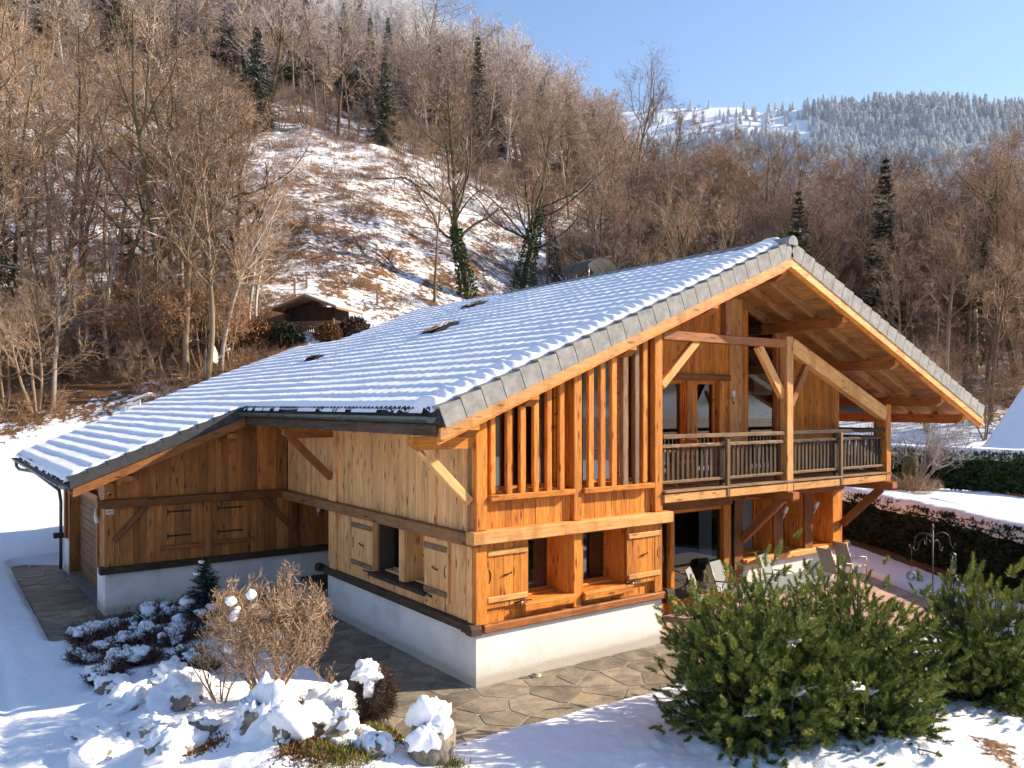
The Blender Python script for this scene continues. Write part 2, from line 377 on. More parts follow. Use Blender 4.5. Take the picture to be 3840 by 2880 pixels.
def build_terrain():
    rr = np.concatenate([np.linspace(.5, 6.5, 14), np.exp(np.arange(math.log(6.7), math.log(34), .0052)), np.exp(np.arange(math.log(34.2), math.log(300), .0105)), np.exp(np.linspace(math.log(305), math.log(4200), 30))])
    aa = np.concatenate([np.arange(-180, -40, 4.0), np.arange(-40, 40, .21), np.arange(40, 180.1, 4.0)]); aa[-1] = 180
    A, Rr = np.meshgrid(np.radians(aa), rr)
    D = Rr * np.cos(A); L = Rr * np.sin(A)
    X = CAM[0] + D * FWD[0] + L * RGT[0]; Y = CAM[1] + D * FWD[1] + L * RGT[1]
    Z = ground_h(X.ravel(), Y.ravel()); so_ = soil_mask(X.ravel(), Y.ravel())
    P = np.stack([X.ravel(), Y.ravel(), Z], 1); nr, na = X.shape
    i = np.arange(nr - 1)[:, None] * na; j = np.arange(na - 1)[None, :]
    F = np.stack([i + j, i + na + j, i + na + j + 1, i + j + 1], 2).reshape(-1, 4)
    cen_r = rr[:-1][:, None] * np.ones((1, na - 1)); pc = aa[:-1][None, :] * np.ones((nr - 1, 1))
    hillf = ((cen_r > np.interp(pc, PH, R0) + 2) & (np.abs(pc) < 74)).ravel()
    for nm, msk, lab in (('ground', ~hillf, None), ('hillside', hillf, None)):
        f = F[msk]; used = np.unique(f); re = np.full(len(P), -1); re[used] = np.arange(len(used))
        me = mesh(nm, P[used], re[f][:, ::-1], GROUND, True)
        a = me.attributes.new('soil', 'FLOAT', 'POINT'); a.data.foreach_set('value', so_[used].astype(np.float32))
        tag(obj(nm, me), kind='structure')
build_terrain()
def hit(u, v, lo=20, hi=280):
    """first point of the terrain that pixel (u,v) of the photograph looks at"""
    k = ray(u, v); D = np.arange(lo, hi, .25); p = CAM[None] + D[:, None] * k[None]
    g = ground_h(p[:, 0], p[:, 1]); ix = np.nonzero(p[:, 2] < g)[0]
    i = ix[0] if len(ix) else len(D) - 1
    return p[i, 0], p[i, 1], g[i], D[i]
# far mountain
def mountain():
    aa = np.radians(np.arange(2, 52, .25)); rr = np.linspace(620, 2300, 150)
    A, Rr = np.meshgrid(aa, rr); u = 1920 + FPX * np.tan(A)
    el = np.interp(u, [2000, 2300, 2528, 2771, 2855, 2885, 3092, 3265, 3482, 3840, 4600], [.355, .362, .366, .3675, .362, .368, .3785, .381, .383, .376, .33])
    X = CAM[0] + Rr * (np.cos(A) * FWD[0] + np.sin(A) * RGT[0]); Y = CAM[1] + Rr * (np.cos(A) * FWD[1] + np.sin(A) * RGT[1])
    RC = 1750; hc = el * RC * np.cos(A) - 16 * sstep(2780, 3050, u)
    t = np.clip((Rr - 620) / (RC - 620), 0, 1)
    prof = .55 * t + .45 * t ** 2.2 + .05 * np.sin(t * 9 + np.degrees(A) * .3) * (1 - t)
    Z = hc * prof + (np.clip(t * 3, 0, 1) * np.clip((1 - t) * 8, .05, 1)) * (90 * fbm(X / 260, Y / 260, 51, 5) + 26 * np.abs(fbm(X / 70, Y / 70, 57, 3)))
    Z = np.where(Rr > RC, hc - (Rr - RC) * .25, Z)
    nr, na = X.shape; P = np.stack([X.ravel(), Y.ravel(), Z.ravel()], 1)
    i = np.arange(nr - 1)[:, None] * na; j = np.arange(na - 1)[None, :]
    F = np.stack([i + j, i + j + 1, i + na + j + 1, i + na + j], 2).reshape(-1, 4)
    m, n, l, B = newmat('mountain_snow'); ge = n.new('ShaderNodeNewGeometry'); sp = n.new('ShaderNodeSeparateXYZ'); l.new(ge.outputs['Normal'], sp.inputs[0])
    g = noise(n, l, ge.outputs['Position'], .02, 6, .65)
    k = math_(n, l, 'ADD', sp.outputs[2], math_(n, l, 'MULTIPLY', g, .35))
    c = ramp(n, l, k, [(.72, (.30, .27, .25)), (.86, (.82, .85, .9))]); l.new(c, B.inputs['Base Color']); B.inputs['Roughness'].default_value = .8
    tag(obj('mountain', mesh('mountain', P, F, m, True)), kind='structure')
    # unseen dark wooded ring, added behind the viewer for the window reflections
    a2 = np.radians(np.arange(66, 296, 2.0)); r2 = np.linspace(260, 1500, 30); A2, R2 = np.meshgrid(a2, r2); X2 = CAM[0] + R2 * (np.cos(A2) * FWD[0] + np.sin(A2) * RGT[0]); Y2 = CAM[1] + R2 * (np.cos(A2) * FWD[1] + np.sin(A2) * RGT[1])
    side = np.clip(np.minimum(np.degrees(A2) - 66, 294 - np.degrees(A2)) / 20, 0, 1); Z2 = (R2 - 260) * .19 * side * (1 + .5 * fbm(X2 / 300, Y2 / 300, 58)) + 12 * fbm(X2 / 40, Y2 / 40, 59) * side - 2
    i = np.arange(29)[:, None] * len(a2); j = np.arange(len(a2) - 1)[None]; F2 = np.stack([i + j, i + j + 1, i + len(a2) + j + 1, i + len(a2) + j], 2).reshape(-1, 4)
    m2, n, l, B = newmat('unseen_wooded_hill'); ge = n.new('ShaderNodeNewGeometry'); g = noise(n, l, ge.outputs['Position'], .03, 6, .7); g2 = noise(n, l, ge.outputs['Position'], .006, 3, .6)
    c = ramp(n, l, g, [(.35, (.02, .024, .018)), (.55, (.07, .06, .045)), (.7, (.3, .29, .28))]); c = mixc(n, l, ramp(n, l, g2, [(.55, 0.0), (.62, 1.0)]), c, (.8, .82, .86)); l.new(c, B.inputs['Base Color']); B.inputs['Roughness'].default_value = .9
    tag(obj('unseen_hills', mesh('unseen_hills', np.stack([X2.ravel(), Y2.ravel(), Z2.ravel()], 1), F2, m2, True)), kind='structure')
    return X, Y, Z, u, Rr
MTN = mountain()
# ------------------------------------------------------------ the chalet
XR = 7.03; TN = .4063; XE = -1.24; ZE = 4.545
def T(x): return ZE + (min(x, 2 * XR - x) - XE) * TN          # top plane of the tiles
SLOPE = math.atan(TN)
CH = empty('chalet', (0, 0, 0), 'large two storey larch chalet with white plinth and snow laden roof', 'chalet')
def vboards(wall, O, s, nrm, s0, s1, zb, zt, mat, wmin=.11, wmax=.16, th=.022, seed=0):
    """vertical boards on plane O + s*dir, from zb(s) to zt(s), front face towards nrm"""
    r = random.Random(seed); a = s0; s = V(s); nrm = V(nrm)
    while a < s1 - .02:
        b = min(a + r.uniform(wmin, wmax), s1)
        if s1 - b < .05: b = s1
        q0, q1 = a + .003, b - .003
        base = V(O) + nrm * (r.uniform(0, .006))
        poly = [(zb(q0), q0), (zb(q1), q1), (zt(q1), q1), (zt(q0), q0)]
        N = V((0, 0, 1)).cross(s); t = th if N.dot(nrm) > 0 else -th
        prism('board', poly, base, (0, 0, 1), s, t, mat, wall)
        a = b
K = lambda z: (lambda s: z)
def panel(name, poly, O, U, W, t, parent=CH, mat=BACKING): return prism(name, poly, O, U, W, t, mat, parent)
# plinths
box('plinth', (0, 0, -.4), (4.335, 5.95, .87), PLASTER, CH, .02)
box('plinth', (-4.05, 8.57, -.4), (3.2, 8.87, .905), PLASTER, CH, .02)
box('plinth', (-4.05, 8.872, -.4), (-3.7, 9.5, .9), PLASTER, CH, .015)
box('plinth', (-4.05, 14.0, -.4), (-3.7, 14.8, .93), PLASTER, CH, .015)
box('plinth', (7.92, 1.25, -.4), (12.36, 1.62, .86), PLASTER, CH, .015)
# --- gable wall, ground floor
gz = lambda x: T(x) - .50
w1 = panel('wall', [(.08, .0), (4.33, .0), (4.33, 0.27), (.08, 0.27)], (0, .07, .87), (1, 0, 0), (0, 0, 1), -.1)
vboards(w1, (0, .068, 0), (1, 0, 0), (0, -1, 0), .21, 4.07, K(1.0), K(1.15), W_OR, seed=1)
# piers beside the ground floor windows
for x0, x1, sd in ((.0, 1.08, 2), (1.97, 2.36, 3), (3.35, 4.33, 4)):
    xp = max(x0, .08); w_ = panel('wall', [(xp, 1.14), (x1, 1.14), (x1, 2.4), (xp, 2.4)], (0, .07, 0), (1, 0, 0), (0, 0, 1), -.45)
    vboards(w_, (0, .068, 0), (1, 0, 0), (0, -1, 0), x0 + .005, x1 - .005, K(1.15), K(2.36), W_OR, seed=sd)
def sill_end(c, ax):   # half round dark end of a sill beam
    r_ = .075
    poly = [(-.09, -.075), (.09, -.075)] + [(.09 * math.cos(a), .02 + .075 * math.sin(a)) for a in np.linspace(.15, math.pi - .15, 8)]
    if ax == 'x': return prism('sill_end', poly, (c[0], c[1], c[2]), (0, 1, 0), (0, 0, 1), .2, W_BLACK, CH)
    return prism('sill_end', poly, (c[0], c[1], c[2]), (1, 0, 0), (0, 0, 1), -.22, W_BLACK, CH)
box('sill_beam', (.12, -.085, .875), (4.42, .2, 1.01), W_BEAM, CH, .02)
sill_end((4.36, -.03, .95), 'x')
box('sill_beam', (-.085, -.02, .88), (.18, 6.02, 1.03), W_BLACK, CH, .02)
sill_end((-.01, .06, .95), 'y'); sill_end((-.14, -.02, .948), 'x'); sill_end((-.02, 6.2, .955), 'y')
for x0, x1 in ((-.02, .205), (2.05, 2.24), (4.07, 4.285)):
    tp = gz((x0 + x1) / 2) - .02
    beam('post', ((x0 + x1) / 2, .02, 1.012), ((x0 + x1) / 2, .02, 2.335), x1 - x0, .14, W_OR, CH, (0, 1, 0))
    beam('post', ((x0 + x1) / 2, .015, 2.555), ((x0 + x1) / 2, .015, tp), x1 - x0, .15, W_OR, CH, (0, 1, 0))
beam('belt_beam', (-.14, -.05, 2.447), (4.47, -.05, 2.447), .24, .208, W_PINK, CH)
beam('belt_beam', (-.03, -.13, 2.405), (-.03, 8.5, 2.405), .19, .20, W_BELT, CH)
def window(x0, x1, z0, z1, y, P0, U, nrm, parent=CH, depth=.42, sill=True, mull=None, wm=W_OR, glass=GLASS):
    """reveal, frame and pane; opening on plane P0+U*x, recessed by depth against nrm"""
    U = V(U); nrm = V(nrm); O = V(P0) - nrm * depth
    t = .055
    parts = []
    M = Matrix((U, -nrm, V((0, 0, 1)))).transposed().to_4x4(); M.translation = O
    for lo, hi in (((x0, 0, z0), (x1, .06, z0 + t)), ((x0, 0, z1 - t), (x1, .06, z1)), ((x0, 0, z0 + t), (x0 + t, .06, z1 - t)), ((x1 - t, 0, z0 + t), (x1, .06, z1 - t))): parts.append(boxvf(lo, hi))
    if mull:
        for mx in mull: parts.append(boxvf((mx - .03, .002, z0 + t), (mx + .03, .058, z1 - t)))
    a, f = join_parts(parts); wn = obj('window', mesh('window', a, f, wm), parent, M)
    e = [(x0 + t, .03, z0 + t), (x1 - t, .03, z0 + t), (x1 - t, .03, z1 - t), (x0 + t, .03, z1 - t)]
    pn = obj('pane', mesh('pane', e, [[0, 1, 2, 3]], glass), wn, M)
    # reveal boards
    P = lambda x, z, d=0: V(P0) + U * x - nrm * d + V((0, 0, z))
    for xx, sg in ((x0, -1), (x1, 1)):
        beam('reveal', P(xx + sg * .012, (z0 + z1) / 2, .012), P(xx + sg * .012, (z0 + z1) / 2, depth), .022, z1 - z0, wm, wn) if False else \
        beam('reveal', P(xx + sg * .014, z0, depth / 2 + .01), P(xx + sg * .014, z1, depth / 2 + .01), .026, depth - .02, wm, wn, tuple(nrm), .003)
    beam('reveal', P(x0, z1 + .014, depth / 2 + .01), P(x1, z1 + .014, depth / 2 + .01), depth - .02, .026, wm, wn, (0, 0, 1), .003)
    if sill:
        beam('sill', P(x0 - .1, z0 - .04, depth / 2 - .06), P(x1 + .1, z0 - .04, depth / 2 - .06), depth + .12, .078, wm if wm != W_PALE else W_BLACK, wn)
        beam('sill', P(x0, z0 + .02, depth * .72), P(x1, z0 + .02, depth * .72), depth * .4, .04, wm, wn)
    return wn
for x0, x1 in ((1.09, 1.96), (2.37, 3.34)): window(x0, x1, 1.27, 2.31, 0, (0, .045, 0), (1, 0, 0), (0, -1, 0), wm=W_OR, depth=.46)
beam('sill_board', (.93, -.045, 1.19), (2.04, -.045, 1.19), .16, .13, W_OR, CH); beam('sill_board', (2.25, -.045, 1.19), (3.45, -.045, 1.19), .16, .13, W_OR, CH)
def shutter(x0, x1, z0, z1, P0, U, nrm, mat, batten, hw=1, closed=False):
    U = V(U); nrm = V(nrm); P = lambda x, z, d=0: V(P0) + U * x + nrm * d + V((0, 0, z))
    ex = panel('shutter', [(x0, z0), (x1, z0), (x1, z1), (x0, z1)], P(0, 0, .003), U, (0, 0, 1), .012 if U.cross(V((0, 0, 1))).dot(nrm) > 0 else -.012, CH, mat)
    vboards(ex, P(0, 0, .016), U, nrm, x0, x1, K(z0), K(z1), mat, .15, .2, .02, int(x0 * 97 + z0 * 13))
    if closed:
        for zz in (z0 + .2, z1 - .16):
            beam('strap_hinge', P(x0 + .03, zz, .046), P(x1 - .12, zz, .046), .012, .035, STEEL, ex)
            beam('hinge_pin', P(x0 + .03, zz - .07, .05), P(x0 + .03, zz + .07, .05), .03, .02, STEEL, ex, tuple(nrm))
        return ex
    for zz in (z0 + .14, z1 - .17): beam('batten', P(x0 + .02, zz, .058), P(x1 - .02, zz, .058), .035, .10, batten, ex)
    cx, cz = (x0 + x1) / 2, (z0 + z1) / 2
    tube('handle', [P(cx - .08, cz - .02, .045), P(cx - .07, cz - .01, .075), P(cx + .07, cz + .01, .075), P(cx + .08, cz + .02, .045)], .011, STEEL, ex, 5)
    ex_ = x0 + .06 if hw > 0 else x1 - .06
    tube('ring_pull', [P(ex_, cz - .12, .045), P(ex_ + .03 * hw, cz - .06, .05), P(ex_ + .035 * hw, cz + .03, .05), P(ex_, cz + .1, .045)], .007, STEEL, ex, 5)
    lx = x1 - .14 if hw > 0 else x0 + .14
    tube('latch', [P(lx - .17, z0 + .03, .07), P(lx, z0 + .06, .09), P(lx + .17, z0 + .05, .10)], .014, STEEL, ex, 6)
    tube('latch', [P(lx - .03, z0 + .05, .09), P(lx - .03, z0 - .08, .08)], .012, LAMPM, ex, 6)
    return ex
shutter(.21, 1.08, 1.25, 2.33, (0, .04, 0), (1, 0, 0), (0, -1, 0), W_OR, W_PINK, 1)
shutter(3.35, 4.24, 1.25, 2.32, (0, .0, 0), (1, 0, 0), (0, -1, 0), W_OR, W_PINK, -1)
# --- gable wall, upper floor of the near block
w2 = panel('wall', [(.1, 2.4), (4.33, 2.4), (4.33, 3.06), (.1, 3.06)], (0, .07, 0), (1, 0, 0), (0, 0, 1), -.1)
vboards(w2, (0, .068, 0), (1, 0, 0), (0, -1, 0), .21, 2.05, K(2.55), K(3.03), W_OR, seed=11)
vboards(w2, (0, .068, 0), (1, 0, 0), (0, -1, 0), 2.24, 4.07, K(2.55), K(3.03), W_OR, seed=12)
beam('window_ledge', (.24, .0, 3.075), (2.04, .0, 3.075), .24, .10, W_OR, CH); beam('window_ledge', (2.25, .0, 3.075), (4.02, .0, 3.075), .24, .10, W_OR, CH)
def slope_window(x0, x1, z0, y, mull=()):
    zt = lambda x: T(x) - .56
    fr = []
    t = .06
    poly = [(x0, z0), (x1, z0), (x1, zt(x1)), (x0, zt(x0))]
    for (a, b) in (((x0, z0), (x1, z0 + t)), ): fr.append(boxvf((a[0], y, a[1]), (b[0], y + .06, b[1])))
    for xx in (x0, x1 - t): fr.append(boxvf((xx, y, z0 + t), (xx + t, y + .06, zt(xx + (0 if xx == x0 else t)) - .01)))
    for xx in mull: fr.append(boxvf((xx - .03, y + .003, z0 + t), (xx + .03, y + .057, zt(xx) - .02)))
    a, f = join_parts(fr); wn = obj('window', mesh('window', a, f, W_OR), CH)
    obj('pane', mesh('pane', [(x0 + .03, y + .03, z0), (x1 - .03, y + .03, z0), (x1 - .03, y + .03, zt(x1)), (x0 + .03, y + .03, zt(x0))], [[0, 1, 2, 3]], GLASS), wn)
    prism('reveal', [(z0, .09), (zt(x0), .09), (zt(x0), y), (z0, y)], (x0 - .02, 0, 0), (0, 0, 1), (0, 1, 0), -.03, W_OR, wn)
    prism('reveal', [(z0, .09), (zt(x1), .09), (zt(x1), y), (z0, y)], (x1 + .03, 0, 0), (0, 0, 1), (0, 1, 0), -.03, W_OR, wn)
    beam('sill', (x0, y / 2 + .06, z0 - .02), (x1, y / 2 + .06, z0 - .02), y - .1, .05, W_OR, wn)
    return wn
slope_window(.36, 2.02, 3.14, .40); slope_window(2.27, 3.98, 3.14, .40, (3.55,))
for x0, x1 in ((.29, .41), (.565, .70), (.84, .98), (1.125, 1.26), (1.41, 1.545), (1.69, 1.825), (2.36, 2.51), (2.64, 2.79), (2.92, 3.07), (3.2, 3.36), (3.505, 3.645), (3.79, 3.93)):
    xc = (x0 + x1) / 2; edge = x0 < .3 or x1 > 3.9
    beam('slat', (xc, -.045 if not edge else .03, 3.035 if not edge else 3.13), (xc, -.045 if not edge else .03, T(xc) - .52), x1 - x0 - .02, .085, W_GREY if xc > 3.1 and not edge else W_OR, CH, (0, 1, 0))
    if not edge:
        box('bracket_block', (xc - .2, .05, 3.128), (xc - .06, .3, 3.165), W_PINK, CH)
# --- left wall (x = 0)
LW = (.05, 0, 0)
w3 = panel('wall', [(0, 1.0), (8.4, 1.0) if False else (5.9, 1.0), (5.9, 1.27), (0, 1.27)], (.06, 0, 0), (0, 1, 0), (0, 0, 1), .1)
vboards(w3, (.045, 0, 0), (0, 1, 0), (-1, 0, 0), .2, 5.44, K(1.02), K(1.27), W_PALE, .09, .13, seed=21)
for y0, y1, sd in ((.2, 1.60, 22), (2.42, 2.66, 23), (3.68, 5.44, 24)):
    w_ = panel('wall', [(y0, 1.26), (y1, 1.26), (y1, 2.4), (y0, 2.4)], (.06, 0, 0), (0, 1, 0), (0, 0, 1), .4)
    vboards(w_, (.045, 0, 0), (0, 1, 0), (-1, 0, 0), y0, y1, K(1.27), K(2.32), W_PALE, .09, .13, seed=sd)
w4 = panel('wall', [(0, 2.4), (8.57, 2.4), (8.57, 4.5), (0, 4.5)], (.08, 0, 0), (0, 1, 0), (0, 0, 1), .1)
vboards(w4, (.05, 0, 0), (0, 1, 0), (-1, 0, 0), .2, 1.26, K(2.5), K(4.32), W_PALE, .09, .13, seed=25)
vboards(w4, (.05, 0, 0), (0, 1, 0), (-1, 0, 0), 1.48, 5.44, K(2.5), K(4.32), W_PALE, .09, .13, seed=26)
vboards(w4, (.075, 0, 0), (0, 1, 0), (-1, 0, 0), 5.8, 8.5, K(2.5), K(4.32), W_PALE, .09, .13, seed=27)
beam('post', (.03, 1.37, 2.51), (.03, 1.37, 4.3), .09, .22, W_PALE, CH, (0, 1, 0))
beam('post', (.02, .13, 2.51), (.02, .13, 4.4), .1, .13, W_GREY, CH, (0, 1, 0)); beam('post', (.02, .13, 1.035), (.02, .13, 2.3), .1, .13, W_PALE, CH, (0, 1, 0))
beam('post', (.03, 5.62, 1.035), (.03, 5.62, 2.3), .16, .34, W_PALE, CH, (0, 1, 0)); beam('post', (.03, 5.62, 2.51), (.03, 5.62, 4.35), .16, .34, W_PALE, CH, (0, 1, 0))
for y0, y1 in ((1.61, 2.41), (2.67, 3.67)):
    window(y0, y1, 1.29, 2.28, 0, (.025, 0, 0), (0, 1, 0), (-1, 0, 0), wm=W_PALE, depth=.37)
shutter(3.68, 4.66, 1.22, 2.30, (.02, 0, 0), (0, 1, 0), (-1, 0, 0), W_PALE, W_GREY, -1)
shutter(.80, 1.60, 1.22, 2.30, (.005, 0, 0), (0, 1, 0), (-1, 0, 0), W_PALE, W_GREY, 1)
# brackets carrying the eave purlin
def bracket(y, m1, m2, x1=-1.14):
    prism('bracket_beam', [(.1, 0), (.1, .2), (x1, .2), (x1, .08), (x1 + .12, 0)], (0, y + .08, 3.9), (1, 0, 0), (0, 0, 1), .16, m1, CH)
    beam('brace', (-.06, y, 3.02), (-.98, y, 3.92), .13, .15, m2, CH)
bracket(.085, W_OR, W_PALE); bracket(5.62, W_BEAM, W_BEAM)
# --- recessed entrance under the upper floor
box('wall', (1.45, 5.9, 0), (1.55, 8.57, 2.35), W_BRN, CH); box('wall', (0, 5.84, 0.9), (1.5, 5.9, 2.35), BACKING, CH)
box('soffit', (.06, 5.9, 2.30), (1.5, 8.6, 2.37), W_BRN, CH)
# --- garage wing, front wall (y = 8.57)
wg = lambda x: T(x) - .47
w5 = panel('wall', [(-4.05, 1.0), (3.1, 1.0), (3.1, 2.6), (-4.05, 2.6)], (0, 8.60, 0), (1, 0, 0), (0, 0, 1), -.1)
for a, b, sd in ((-3.87, -1.95, 31), (-1.79, .09, 32), (.30, 1.45, 33)):
    vboards(w5, (0, 8.60, 0), (1, 0, 0), (0, -1, 0), a, b, K(1.05), K(2.34), W_BRN, .12, .2, seed=sd)
w6 = panel('wall', [(-4.05, 2.4), (.1, 2.4), (.1, wg(.1)), (-4.05, wg(-4.05))], (0, 8.60, 0), (1, 0, 0), (0, 0, 1), -.1)
vboards(w6, (0, 8.60, 0), (1, 0, 0), (0, -1, 0), -3.87, .06, K(2.5), wg, W_BRN, .12, .2, seed=34)
beam('belt_beam', (-4.22, 8.5, 2.44), (0.0, 8.5, 2.44), .18, .18, W_DBEAM, CH)
beam('sill_beam', (-4.08, 8.55, .98), (1.45, 8.55, .98), .2, .145, W_BLACK, CH)
beam('sill_end', (-4.16, 8.56, .985), (-3.86, 8.56, .985), .24, .16, W_BLACK, CH)
beam('post', (-3.965, 8.6, 1.06), (-3.965, 8.6, 2.35), .21, .17, W_BRN, CH, (0, 1, 0)); beam('post', (-3.965, 8.6, 2.53), (-3.965, 8.6, 2.9), .21, .17, W_BRN, CH, (0, 1, 0))
beam('post', (-1.87, 8.58, 1.06), (-1.87, 8.58, 2.35), .16, .1, W_BRN, CH, (0, 1, 0)); beam('post', (.19, 8.52, 1.06), (.19, 8.52, 2.31), .2, .16, W_BEAM, CH, (0, 1, 0))
beam('brace', (-3.88, 8.52, 1.62), (-3.2, 8.52, 2.36), .1, .12, W_DBEAM, CH); beam('brace', (.12, 8.5, 1.6), (-.58, 8.5, 2.36), .1, .12, W_DBEAM, CH)
shutter(-2.78, -2.11, 1.42, 2.33, (0, 8.58, 0), (1, 0, 0), (0, -1, 0), W_BRN, W_BEAM, 1, True)
shutter(-1.66, -.93, 1.42, 2.33, (0, 8.58, 0), (1, 0, 0), (0, -1, 0), W_BRN, W_BEAM, 1, True)
beam('sill_board', (-2.92, 8.53, 1.37), (-1.98, 8.53, 1.37), .1, .09, W_BEAM, CH); beam('sill_board', (-1.74, 8.53, 1.38), (-.76, 8.53, 1.38), .1, .09, W_BEAM, CH)
# garage side (x = -4.05)
box('wall', (-4.03, 8.7, .95), (-3.72, 9.5, 2.85), W_BRN, CH); box('wall', (-4.03, 14.0, .95), (-3.72, 14.8, 2.85), W_BRN, CH); box('wall', (-3.9, 9.5, 2.42), (-3.7, 14.0, 2.9), W_BRN, CH)
box('wall', (-4.0, 14.8, -.2), (6, 14.9, 3.0), W_BRN, CH)
beam('post', (-4.02, 9.42, .95), (-4.02, 9.42, 2.5), .12, .14, W_BRN, CH, (0, 1, 0))
beam('post', (-3.88, 14.02, .03), (-3.88, 14.02, 2.45), .3, .06, W_BRN, CH, (0, 1, 0)); beam('post', (-4.05, 14.4, .95), (-4.05, 14.4, 2.9), .1, .3, W_BEAM, CH, (0, 1, 0))
beam('lintel', (-3.9, 9.4, 2.47), (-3.9, 14.2, 2.47), .34, .16, W_BRN, CH)
beam('sill_end', (-4.32, 14.75, .97), (-3.9, 14.75, .97), .2, .14, W_BLACK, CH)
gd = box('garage_door', (-3.72, 9.5, .02), (-3.69, 14.0, 2.4), BACKING, CH)
for i in range(15): box('slat', (-3.765 - .006 * (i % 2), 9.5, .03 + i * .158), (-3.722, 14.0, .03 + i * .158 + .152), W_GAR, gd, .006)
box('threshold', (-4.04, 9.52, -.05), (-3.7, 13.98, .02), plain('concrete_sill', (.22, .215, .2), .9, 0, .2, .3, 5), CH)
# --- recessed right part (y = 1.25)
YR = 1.25
def rec_piece(x0, x1, z0, z1, mat=W_OR, d=.12, y=YR, nm='post'): return beam(nm, ((x0 + x1) / 2, y + d / 2 - .03, z0), ((x0 + x1) / 2, y + d / 2 - .03, z1), x1 - x0, d, mat, CH, (0, 1, 0))
beam('lintel', (4.33, YR + .04, 2.43), (8.3, YR + .04, 2.43), .2, .24, W_BEAM, CH)
for x0, x1, m in ((4.34, 4.5, W_OR), (5.87, 6.0, W_OR), (7.62, 7.88, W_OR), (7.97, 8.31, W_BEAM)): rec_piece(x0, x1, .06, 2.305, m, .16)
tube('downpipe', [(7.925, YR - .06, .1), (7.925, YR - .06, 2.4)], .03, STEEL, CH, 6)
dw = box('patio_door', (4.5, YR + .05, .06), (5.87, YR + .11, .3), W_OR, CH); box('patio_door', (6.0, YR + .05, .06), (7.62, YR + .11, .32), W_OR, CH)
box('door_rail', (4.5, YR + .05, 2.22), (5.87, YR + .11, 2.305), W_OR, CH); box('door_rail', (6.0, YR + .05, 2.22), (7.62, YR + .11, 2.305), W_OR, CH)
for x0, x1 in ((4.5, 5.87), (6.0, 7.62)):
    obj('pane', mesh('pane', [(x0, YR + .08, .3), (x1, YR + .08, .3), (x1, YR + .08, 2.23), (x0, YR + .08, 2.23)], [[0, 1, 2, 3]], GLASS), dw)
def curtain(x0, x1, z0, z1, y, parent):
    n = 26; vs_ = []; fs = []
    for i in range(n + 1):
        x = x0 + (x1 - x0) * i / n; yy = y + .035 * math.sin(i * 1.55) 
        vs_ += [(x, yy, z0), (x, yy, z1)]
    for i in range(n): fs.append([2 * i, 2 * i + 2, 2 * i + 3, 2 * i + 1])
    return obj('curtain', mesh('curtain', vs_, fs, CURT, True), parent)
curtain(7.15, 7.6, .1, 2.28, YR + .3, dw)
# window bays of the recessed wall
for x0, x1 in ((9.47, 9.82), (10.72, 11.06), (11.93, 12.36)): rec_piece(x0, x1, .99, 2.5, W_OR if x1 > 12 else W_BEAM, .22)
for i, (x0, x1) in enumerate(((8.33, 9.46), (9.83, 10.71), (11.07, 11.92))):
    wn = window(x0, x1, 1.0, 2.36, 0, (0, YR + .02, 0), (1, 0, 0), (0, -1, 0), depth=.48)
    obj('blind', mesh('blind', [(x0, YR + .56, 1.02), (x1, YR + .56, 1.02), (x1, YR + .56, 2.34), (x0, YR + .56, 2.34)], [[0, 1, 2, 3]], BLIND), wn)
beam('lintel', (8.3, YR + .06, 2.46), (12.38, YR + .06, 2.46), .3, .14, W_BEAM, CH)
beam('sill_beam', (8.3, YR - .03, .925), (12.45, YR - .03, .925), .22, .13, W_PINK, CH); sill_end((12.4, YR - .02, .93), 'x')
box('wall', (12.3, 1.45, -.3), (12.38, 13.8, 4.9), W_OR, CH); prism('wall', [(.1, -.3), (12.3, -.3), (12.3, T(12.3) - .26), (XR, T(XR) - .26), (.1, T(.1) - .26)], (0, 13.8, 0), (1, 0, 0), (0, 0, 1), -.1, W_BRN, CH)
# upper recessed wall with doors and sloping glazing
uz = lambda x: T(x) - .34
w7 = []
def upanel(x0, x1, z0, z1f, sd, mat=W_OR, wmin=.13, wmax=.2):
    p = panel('wall', [(x0, z0), (x1, z0), (x1, z1f(x1)), (x0, z1f(x0))] if not (x0 < XR < x1) else [(x0, z0), (x1, z0), (x1, z1f(x1)), (XR, z1f(XR)), (x0, z1f(x0))], (0, YR + .05, 0), (1, 0, 0), (0, 0, 1), -.1)
    vboards(p, (0, YR + .045, 0), (1, 0, 0), (0, -1, 0), x0, x1, K(z0), z1f, mat, wmin, wmax, seed=sd)
for a, b, z0, sd in ((4.34, 5.55, 2.95, 41), (5.55, 7.55, 5.28, 42), (6.45, 6.78, 2.95, 43), (7.53, 7.84, 2.95, 44), (8.28, 8.52, 2.95, 45), (9.62, 12.3, 2.95, 46)):
    upanel(a, b, z0, uz if (a, b) != (6.45, 6.78) else K(5.16), sd)
upanel(7.55, 8.28, 5.28, uz, 47); upanel(8.5, 9.64, 2.9, K(3.05), 48)
beam('lintel', (4.4, YR - .02, 5.22), (7.8, YR - .02, 5.22), .16, .13, W_BEAM, CH)
rec_piece(7.84, 8.28, 2.95, uz(8.1) - .05, W_PINK, .2)
for x0, x1 in ((5.57, 6.43), (6.8, 7.51)):
    wn = window(x0, x1, 2.97, 5.13, 0, (0, YR + .03, 0), (1, 0, 0), (0, -1, 0), depth=.12, sill=False)
    curtain(x0 + .05, x0 + .4, 3.0, 5.1, YR + .45, wn)
wn = obj('window', mesh('window', *join_parts([boxvf((8.52, YR + .04, 3.05), (8.58, YR + .1, uz(8.55) - .05)), boxvf((9.56, YR + .04, 3.05), (9.62, YR + .1, uz(9.6) - .05)), boxvf((8.58, YR + .04, 3.05), (9.56, YR + .1, 3.11))]), W_OR), CH)
